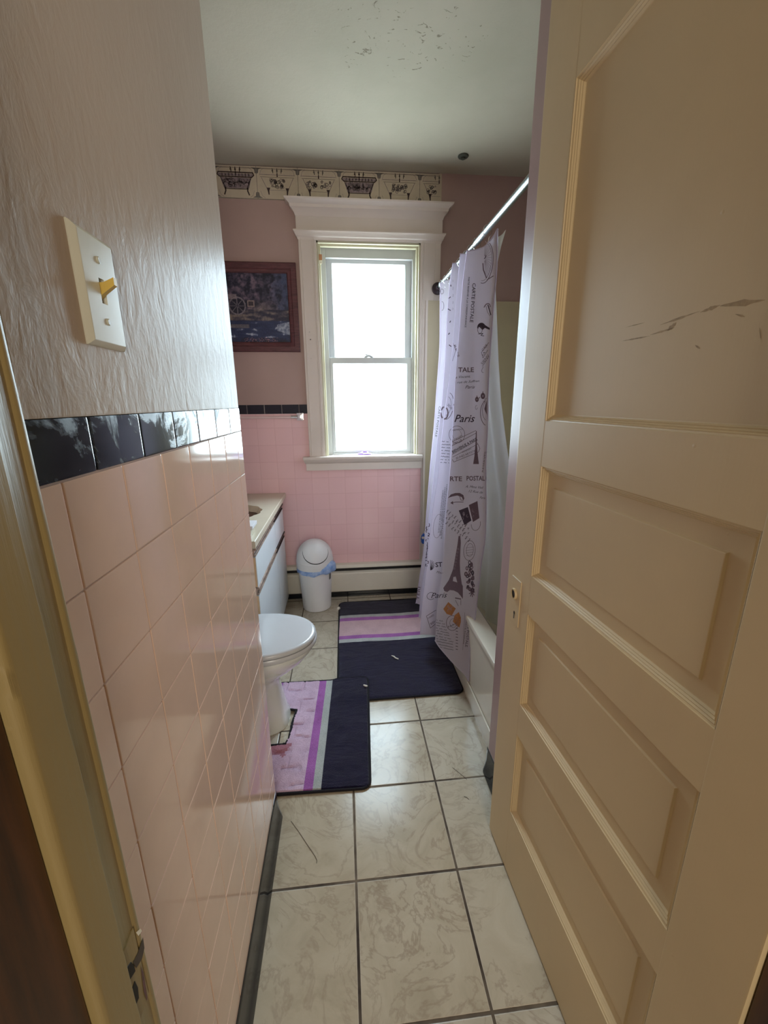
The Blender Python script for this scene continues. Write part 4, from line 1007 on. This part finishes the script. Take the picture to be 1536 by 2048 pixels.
# lidded cream dish on the counter
VT = VZ + .034
dsh = thing('storage_tub', 'small cream plastic tub with an overhanging lid on the vanity countertop', 'container', (-.235, 1.44, VT))
k = MB(); k.box((-.30, 1.402, VT), (-.163, 1.49, VT + .036), .004); wbuild(k, 'tub_body', 'counter', dsh, 30)
k = MB(); k.box((-.307, 1.396, VT + .036), (-.152, 1.496, VT + .052), .004); wbuild(k, 'tub_lid', 'plastic', dsh, 30)

# ------------------------------------------------------------------ toilet
TY = 1.165
to = thing('toilet', 'white toilet with closed lid facing right in front of the vanity', 'toilet', (-.2, TY, 0))
def oval(xf, xb, hw, z, n=48, p=2.15, back=.55):
    """front tip at xf, rear at xb; widest nearer the rear"""
    xm = xf - (xf - xb) * back; r_ = []
    for i in range(n):
        a = 2 * PI * i / n; c, s = math.cos(a), math.sin(a)
        rx = (xf - xm) if c >= 0 else (xm - xb); x = xm + rx * math.copysign(abs(c) ** (2 / p), c); y = TY + hw * math.copysign(abs(s) ** (2 / p), s); r_.append((x, y, z))
    return r_
def ovs(k, lst): 
    rg = [[k.vert(*p) for p in oval(*a[:4], p=a[4] if len(a) > 4 else 2.15)] for a in lst]; k.loft(rg); k.face(*rg[-1]); k.face(*reversed(rg[0])); return rg
XB_ = -.335
k = MB(); ovs(k, [(.116, XB_, .172, .398), (.119, XB_, .175, .402), (.119, XB_, .175, .410), (.114, XB_ + .004, .171, .4165), (.104, XB_ + .01, .162, .4185), (.05, XB_ + .04, .11, .4200)]); wbuild(k, 'lid', 'lid', to, 50)
k = MB(); ovs(k, [(.112, XB_, .168, .376), (.121, XB_, .176, .378), (.123, XB_, .178, .384), (.123, XB_, .178, .391), (.119, XB_, .175, .3965)]); wbuild(k, 'seat', 'lid', to, 50)
k = MB(); ovs(k, [(-.012, -.46, .118, 0, 3.2), (-.012, -.46, .118, .012, 3.2), (-.022, -.45, .108, .03, 3), (-.032, -.44, .100, .10, 2.8), (-.045, -.42, .096, .18, 2.6), (-.046, -.40, .098, .215, 2.4), (-.028, -.38, .110, .235, 2.3), (.004, -.37, .128, .258, 2.2), (.042, -.36, .146, .285), (.076, -.35, .160, .315), (.100, -.345, .170, .345), (.110, -.34, .174, .362), (.112, -.34, .174, .372), (.106, -.34, .168, .3755)]); wbuild(k, 'bowl', 'porcelain', to, 60)
k = MB(); k.box((-.535, TY - .20, .36), (-.365, TY + .20, .70), .025); wbuild(k, 'tank', 'porcelain', to, 40)
k = MB(); k.box((-.545, TY - .21, .702), (-.355, TY + .21, .735), .012); wbuild(k, 'tank_lid', 'porcelain', to, 40)
k = MB(); k.box((-.50, TY - .11, .25), (-.33, TY + .11, .372), .02); wbuild(k, 'bowl_shelf', 'porcelain', to, 40)
k = MB(); k.box((-.34, TY - .09, .385), (-.30, TY + .09, .425), .01); wbuild(k, 'lid_hinge', 'lid', to, 40)

# ------------------------------------------------------------------ swing lid bin with bag
TC = (.048, 2.187, 0)
bn = thing('trash_can', 'white swing lid trash can standing beside the vanity under the window', 'trash can', TC)
k = MB(); k.lathe(TC, [(.090, .001), (.0935, .004), (.0945, .02), (.1115, .318), (.1095, .318), (.093, .03), (.09, .012)], 48); wbuild(k, 'bin_body', 'plastic', bn, 50)
k = MB(); dome = [(.117, .298), (.1205, .298), (.1215, .302), (.1215, .342), (.1195, .346), (.1185, .348)]
RD, HD, ZD = .1185, .130, .348
for i in range(1, 15): a = PI / 2 * i / 15; dome.append((RD * math.cos(a) ** .92, ZD + HD * math.sin(a)))
k.lathe(TC, dome, 56); lidb = wbuild(k, 'swing_lid', 'plastic', bn, 50)
# flap: patch of the dome facing up and forward, with a dark gap round its lower half
ax = Vector((.13, -.72, .70)).normalized(); e1 = ax.cross(Vector((0, 0, 1))).normalized(); e2 = e1.cross(ax)
if e2.z < 0: e2 = -e2
def dome_pt(th, ph, off=0):
    d = (ax * math.cos(th) + (e1 * math.cos(ph) + e2 * math.sin(ph)) * math.sin(th))
    if d.z < 0: d.z = 0
    s_ = 1 / math.sqrt((d.x / RD) ** 2 + (d.y / RD) ** 2 + (d.z / HD) ** 2)
    return Vector((TC[0], TC[1], ZD)) + d * (s_ + off)
k = MB(); th0 = math.radians(40); rings = []
for th, off in ((th0 + .012, -.004), (th0 + .008, .0018), (th0 - .02, .003), (.45, .0028), (.22, .0025), (.05, .0025)): rings.append([k.vert(dome_pt(th, 2 * PI * i / 48, off + (.0015 if off > 0 else 0) * (-math.sin(2 * PI * i / 48) * .5))) for i in range(48)])
k.loft(rings); k.face(*rings[-1]); wbuild(k, 'flap', 'plastic', bn, 50, lidb)
k = MB(); a_, b_ = [], []
for i in range(49):
    ph = math.radians(160 + 225 * i / 48); wd = .045 * math.sin(PI * i / 48) ** .7 + .004
    a_.append(k.vert(dome_pt(th0 + .006, ph, .0014))); b_.append(k.vert(dome_pt(th0 + .010 + wd, ph, .0012)))
for i in range(48): k.face(a_[i], a_[i + 1], b_[i + 1], b_[i])
wbuild(k, 'flap_gap', 'gap', bn, True, lidb)
k = MB()
pts = [(.0845 + .0008, a) for a in (-.62, -.50)]
for za, zb, m_ in ((.215, .285, 0),):
    ang = [math.radians(q) for q in (-32, -28, -24, -20)]
    r0, r1 = .1075, .1105
    A = [k.vert(TC[0] + (.0948 + .057 * (za - .02) + .0012) * math.cos(q), TC[1] + (.0948 + .057 * (za - .02) + .0012) * math.sin(q), za) for q in ang]
    B = [k.vert(TC[0] + (.0948 + .057 * (zb - .02) + .0012) * math.cos(q), TC[1] + (.0948 + .057 * (zb - .02) + .0012) * math.sin(q), zb) for q in ang]
    for i in range(3): k.face(A[i], A[i + 1], B[i + 1], B[i])
wbuild(k, 'sticker', mat('grey_sticker', rgb(120, 120, 122), .5, .5, 90), bn)
# bag turned over the rim
k = MB(); rings = []
NB = 72
for lvl, (dr, z) in enumerate(((.0005, .315), (.004, .300), (.007, .290), (.0075, .278), (.0065, .268))):
    ring = []
    for i in range(NB):
        a = 2 * PI * i / NB; bul = max(0, math.cos(a + .45)) ** 6
        rr = .1115 + dr + .0022 * math.sin(a * 17 + lvl) * (lvl > 0) + .0015 * math.sin(a * 31) + bul * (.026 if lvl in (1, 2, 3) else .008)
        zz = z + (.004 * math.sin(a * 5 + 1) + .004 * math.sin(a * 9)) * (lvl / 4) + bul * (.030 if lvl < 3 else .004)
        ring.append(k.vert(TC[0] + rr * math.cos(a), TC[1] + rr * math.sin(a), zz))
    rings.append(ring)
k.loft(rings)
bg = k.build('bin_bag', M['bag'], None, 60, loc=(TC[0], TC[1], .27)); tag(bg, 'light blue plastic bin bag folded over the rim of the white bin', 'bin bag')

# ------------------------------------------------------------------ mats
def corner_round(u, v, U, V, r):
    """squeeze a rectangle's corner squares into quarter discs"""
    cu = r - u if u < r else (u - (U - r) if u > U - r else 0); cv = r - v if v < r else (v - (V - r) if v > V - r else 0)
    if cu > 0 and cv > 0:
        a, b = cu / r, cv / r; na, nb = a * math.sqrt(1 - b * b / 2), b * math.sqrt(1 - a * a / 2)
        u = r - na * r if u < r else U - r + na * r; v = r - nb * r if v < r else V - r + nb * r
    return u, v
def mat_grid(us, vs_, U, V, r, colf, place, hf, skip=None):
    k = MB(); idx = {}
    for i, u in enumerate(us):
        for j, v in enumerate(vs_):
            uu, vv = corner_round(u, v, U, V, r); edge = min(uu, U - uu, vv, V - vv)
            h = hf(uu, vv) * min(1, max(.25, edge / .008 + .3)); p = place(uu, vv); idx[i, j] = k.vert(p[0], p[1], h)
    for i in range(len(us) - 1):
        for j in range(len(vs_) - 1):
            um, vm = (us[i] + us[i + 1]) / 2, (vs_[j] + vs_[j + 1]) / 2
            if skip and skip(um, vm): continue
            k.cur = colf(um, vm); k.face(idx[i, j], idx[i + 1, j], idx[i + 1, j + 1], idx[i, j + 1])
    return k, idx
def lin_pts(stops, d):
    out = []
    for a, b in zip(stops, stops[1:]):
        n = max(1, round((b - a) / d)); out += [a + (b - a) * i / n for i in range(n)]
    return out + [stops[-1]]
# mat along the tub
mA = thing('bath_mat', 'navy rectangular bath mat with dusty pink and purple stripes lying beside the tub', 'bath mat', (.49, 1.71, 0))
UA, VA = .60, .98
ast = [0, .478, .512, .548, .718, .755, .788, VA]; acol = [0, 1, 2, 3, 2, 1, 0]
def acolf(u, v):
    for i in range(7):
        if ast[i] <= v < ast[i + 1]: return acol[i]
    return 0
def aplace(u, v): return (.194 + u + .004 * math.sin(v * 9), 1.224 + v + .003 * math.sin(u * 14))
def ahf(u, v): return .011 + .0014 * mnoise.noise(Vector((u * 22, v * 22, 0))) + .0022 * mnoise.noise(Vector((u * 6, v * 8, 3)))
k, idx = mat_grid(lin_pts([0, UA], .011), lin_pts(ast, .011), UA, VA, .04, acolf, aplace, ahf)
L = mA.location; k.v = [v - L for v in k.v]; k.build('pile', [M['navy'], M['greyp'], M['purple'], M['blush']], mA, True)
def outline(U, V, r, place, z, step=.02):
    pts = []
    for cx, cy, a0 in ((U - r, V - r, 0), (r, V - r, 90), (r, r, 180), (U - r, r, 270)):
        for q in range(0, 91, 15): a = math.radians(a0 + q); p = place(cx + r * math.cos(a), cy + r * math.sin(a)); pts.append(Vector((p[0], p[1], z)))
    out = []
    for i in range(len(pts)):
        A, B = pts[i], pts[(i + 1) % len(pts)]; n = max(1, int((B - A).length / step)); out += [A.lerp(B, s / n) for s in range(n)]
    return out
k = MB(); k.tube([p - L for p in outline(UA, VA, .04, aplace, .005)], .0052, 8, closed=True); k.build('edge_binding', M['binding'], mA, True)
# contour mat round the toilet
mB = thing('toilet_mat', 'contour mat with lilac purple grey and navy stripes around the toilet foot', 'bath mat', (.02, 1.08, 0))
UB, VB = .60, .605
def bplace(u, v): a = u - UB; return (.316 + a + .048 * v, .772 - .030 * a + v)
bst = [0, .115, .150, .185, .362, .395, .425, UB]; bcol = [0, 1, 2, 3, 2, 1, 0]
def bcolf(u, v):
    x, y = bplace(u, v)
    if x < .004 + .012 * math.sin(y * 90) and .945 + .01 * math.sin(x * 120) < y < 1.0: return 4
    for i in range(7):
        if bst[i] <= u < bst[i + 1]: return bcol[i]
    return 0
cut = [(-.35, .985), (-.012, .998), (.000, 1.03), (.004, 1.12), (.014, 1.186), (-.03, 1.196), (-.35, 1.20)]
def inpoly(x, y, pl):
    c = False
    for i in range(len(pl)):
        (x1, y1), (x2, y2) = pl[i - 1], pl[i]
        if (y1 > y) != (y2 > y) and x < (x2 - x1) * (y - y1) / (y2 - y1) + x1: c = not c
    return c
def bskip(u, v): return inpoly(*bplace(u, v), cut)
def overA(x, y): return 1 if (x > .185 and y > 1.215) else 0
def bhf(u, v):
    x, y = bplace(u, v)
    base = .011 + .0022 * mnoise.noise(Vector((u * 30, v * 30, 1))) + .0035 * mnoise.noise(Vector((u * 6, v * 14, 8)))
    if .185 < u < .362:   # carved block pattern
        g_ = min(abs((v * 100 % 13) - 6.5) , abs((u * 100 % 9.3) - 4.6)); base += -.005 if (abs((v * 100 + 1.2 * mnoise.noise(Vector((u * 40, v * 40, 5)))) % 7.3 - 3) < .55 and (u * 100 + int(v * 14) * 5) % 13 > 5) or (abs((u * 100) % 8.3 - 4) < .45 and (v * 100) % 15 > 9) else .002
    if .56 < v and 0: pass
    over = max(0, min(1, (x - .165) / .04)) * max(0, min(1, (y - 1.19) / .05)); return base + over * .0105
k, idx = mat_grid(lin_pts(bst, .0075), lin_pts([0, VB], .0075), UB, VB, .03, bcolf, bplace, bhf, bskip)
L = mB.location; k.v = [v - L for v in k.v]; k.build('pile', [M['navy'], M['greyp'], M['purple'], M['lilac'], M['redpile']], mB, True)
ol = outline(UB, VB, .03, bplace, .005)
for p in ol:
    p.z += max(0, min(1, (p.x - .165) / .04)) * max(0, min(1, (p.y - 1.19) / .05)) * .0105
k = MB(); k.tube([p - L for p in ol], .0052, 8, closed=True); k.build('edge_binding', M['binding'], mB, True)
k = MB(); pts = []
for i in range(len(cut) - 1):
    A, B = Vector((*cut[i], .010)), Vector((*cut[i + 1], .010)); n = max(1, int((B - A).length / .006)); pts += [A.lerp(B, s / n) for s in range(n)]
pts = [p - L + Vector((R.uniform(-.001, .001), R.uniform(-.001, .001), R.uniform(-.001, .002))) for p in pts if p.x > -.29]
k.tube(pts, .0056, 7); k.build('cutout_binding', M['binding'], mB, True)
# ------------------------------------------------------------------ scissors on the sill
SZ = 1.0025
ss = thing('scissors', 'lilac handled scissors lying closed on the window sill', 'scissors', (.43, 2.355, SZ))
def sx(px): return on(1, 2.355, px, 906).x
def sz_(px, py): p = on(1, 2.355, px, py); return p
k = MB(); A = Vector((sx(683), 2.345, SZ + .003)); B = Vector((sx(716), 2.352, SZ + .005)); 
k.prism([(A.x, A.y), (B.x, B.y - .009), (B.x, B.y + .004)], lambda x, y: (x, y, SZ + .0005), lambda x, y: (x, y, SZ + .003)); wbuild(k, 'blade', 'blade', ss)
k = MB(); k.prism([(A.x + .008, A.y + .003), (B.x, B.y - .004), (B.x, B.y + .009)], lambda x, y: (x, y, SZ + .0032), lambda x, y: (x, y, SZ + .0055)); wbuild(k, 'blade', 'blade', ss)
def loop(cx, cy, rx, ry, rot, z0, tilt):
    pts = []
    for i in range(24):
        a = 2 * PI * i / 24; u, v = rx * math.cos(a), ry * math.sin(a); r_ = math.radians(rot)
        pts.append((cx + u * math.cos(r_) - v * math.sin(r_), cy + u * math.sin(r_) + v * math.cos(r_), z0 + .001 + abs(v + ry) * tilt))
    return pts
k = MB(); cx = sx(734); k.tube(loop(cx, 2.337, .024, .013, -8, SZ + .005, .0), .0048, 10, closed=True); k.tube([(B.x - .004, 2.352, SZ + .006), (B.x + .012, 2.346, SZ + .006), (cx - .022, 2.341, SZ + .006)], [.003, .006, .0055], 8); wbuild(k, 'handle', 'lilacplastic', ss, True)
k = MB(); cx = sx(730); k.tube(loop(cx, 2.372, .020, .012, 14, SZ + .007, .35), .0046, 10, closed=True); k.tube([(B.x - .004, 2.352, SZ + .007), (B.x + .012, 2.359, SZ + .007), (cx - .019, 2.366, SZ + .009)], [.003, .006, .0055], 8); wbuild(k, 'handle', 'lilacplastic', ss, True)

# ------------------------------------------------------------------ small things
vt = thing('ceiling_escutcheon', 'small round dark metal cap on the ceiling near the window wall', 'ceiling cap', (.946, 2.158, HC))
k = MB(); k.lathe((.946, 2.158, HC), [(.028, -.0005), (.0285, -.003), (.026, -.007), (.012, -.009), (.011, -.016), (.004, -.018)], 28); wbuild(k, 'cap', mat('dull_green_grey_metal', rgb(70, 72, 62), .5, .1), vt, 40)
bl = thing('blue_bottle', 'blue plastic object with a white cap half hidden behind the printed curtain', 'bottle', (.80, 2.245, .401))
k = MB(); k.lathe((.800, 2.245, 0), [(.026, .402), (.031, .41), (.034, .43), (.030, .455), (.018, .470)], 24); wbuild(k, 'bottle_body', 'blue', bl, 50)
k = MB(); k.lathe((.800, 2.245, 0), [(.012, .470), (.012, .482), (.008, .486)], 16); k.lathe((.779, 2.223, 0), [(.006, .44), (.011, .448), (.006, .456)], 12); wbuild(k, 'bottle_cap', 'white', bl, 50)
def scrap(name, pts, label, r=.004, cat='scrap'):
    k = MB(); k.tube(pts, r, 7); c = Vector(pts[0]); o = k.build(name, M['white'], None, True, loc=(c.x, c.y, c.z)); tag(o, label, cat); return o
z = .0168
q = [on(2, z, *p) for p in ((783, 1311), (788, 1313), (791, 1316), (797, 1318))]
scrap('paper_scrap', q, 'thin twisted white paper scrap on the navy part of the mat beside the tub', [.002, .0042, .0035, .003])
z = .0295
q = [on(2, z, *p) for p in ((727, 1370), (731, 1371.5), (735, 1372))]
scrap('paper_scrap', q, 'tiny white paper scrap where the toilet mat overlaps the tub mat', [.003, .0048, .003])
q = [Vector((.188, 2.10, .009)), Vector((.190, 2.113, .012)), Vector((.199, 2.12, .012))]
scrap('fabric_tag', q, 'small crumpled cream fabric tag at the far left edge of the tub mat', [.008, .011, .009], 'tag')
for pts, lab in (([(582, 1642), (598, 1664), (615, 1690), (630, 1712), (634, 1721), (633, 1726)], 'long dark hair strand on the floor tile left of the middle grout line'), ([(905, 1535), (915, 1543), (926, 1552), (934, 1559)], 'long dark hair strand near the black cove base on the right')):
    k = MB(); k.tube([on(2, .0012, *p) for p in pts], .0006, 5); c = on(2, .0012, *pts[0]); o = k.build('hair_strand', M['hair'], None, True, loc=(c.x, c.y, c.z)); tag(o, lab, 'hair')
k = MB(); k.tube([on(2, .0012, *p) for p in ((928, 1593), (934, 1595), (938, 1599))], .0007, 5); c = on(2, .0012, 928, 1593); o = k.build('hair_strand', M['hair'], None, True, loc=(c.x, c.y, c.z)); tag(o, 'short curled hair on the floor tile beside the open door', 'hair')

# ------------------------------------------------------------------ light
w = bpy.data.worlds.new('sky'); sc.world = w; w.use_nodes = True; bgn = w.node_tree.nodes['Background']
wt = w.node_tree; wc = wt.nodes.new('ShaderNodeTexCoord'); wsx = wt.nodes.new('ShaderNodeSeparateXYZ'); wr = wt.nodes.new('ShaderNodeValToRGB')
wt.links.new(wc.outputs['Generated'], wsx.inputs[0]); wm = wt.nodes.new('ShaderNodeMapRange'); wm.inputs[1].default_value = -.25; wm.inputs[2].default_value = .15
wt.links.new(wsx.outputs[2], wm.inputs[0]); wt.links.new(wm.outputs[0], wr.inputs[0]); wr.color_ramp.elements[0].color = (.36, .42, .42, 1); wr.color_ramp.elements[1].color = (.70, .87, 1.0, 1)
wt.links.new(wr.outputs[0], bgn.inputs[0]); bgn.inputs[1].default_value = WORLD_S
def area(name, loc, rot, sx_, sy_, power, col, portal=False):
    l = bpy.data.lights.new(name, 'AREA'); l.shape = 'RECTANGLE'; l.size = sx_; l.size_y = sy_; l.energy = power; l.color = col
    o = bpy.data.objects.new(name, l); COL.objects.link(o); o.location = loc; o.rotation_euler = rot
    if portal: l.cycles.is_portal = True
    return o
area('window_portal', (.447, D + .17, 1.615), (PI / 2, 0, PI), .62, 1.26, 1, (1, 1, 1), True)
area('hall_fill_light', (.62, -2.05, 1.5), (PI / 2, 0, 0), .6, 1.5, HALL_P, (1.0, .91, .77))  # added soft fill in the unseen hall, no real window; brightens the far wall
sc.view_settings.view_transform = 'Standard'; sc.view_settings.look = 'None'; sc.view_settings.gamma = 1; sc.view_settings.exposure = EXPO; sc.view_settings.use_curve_mapping = False
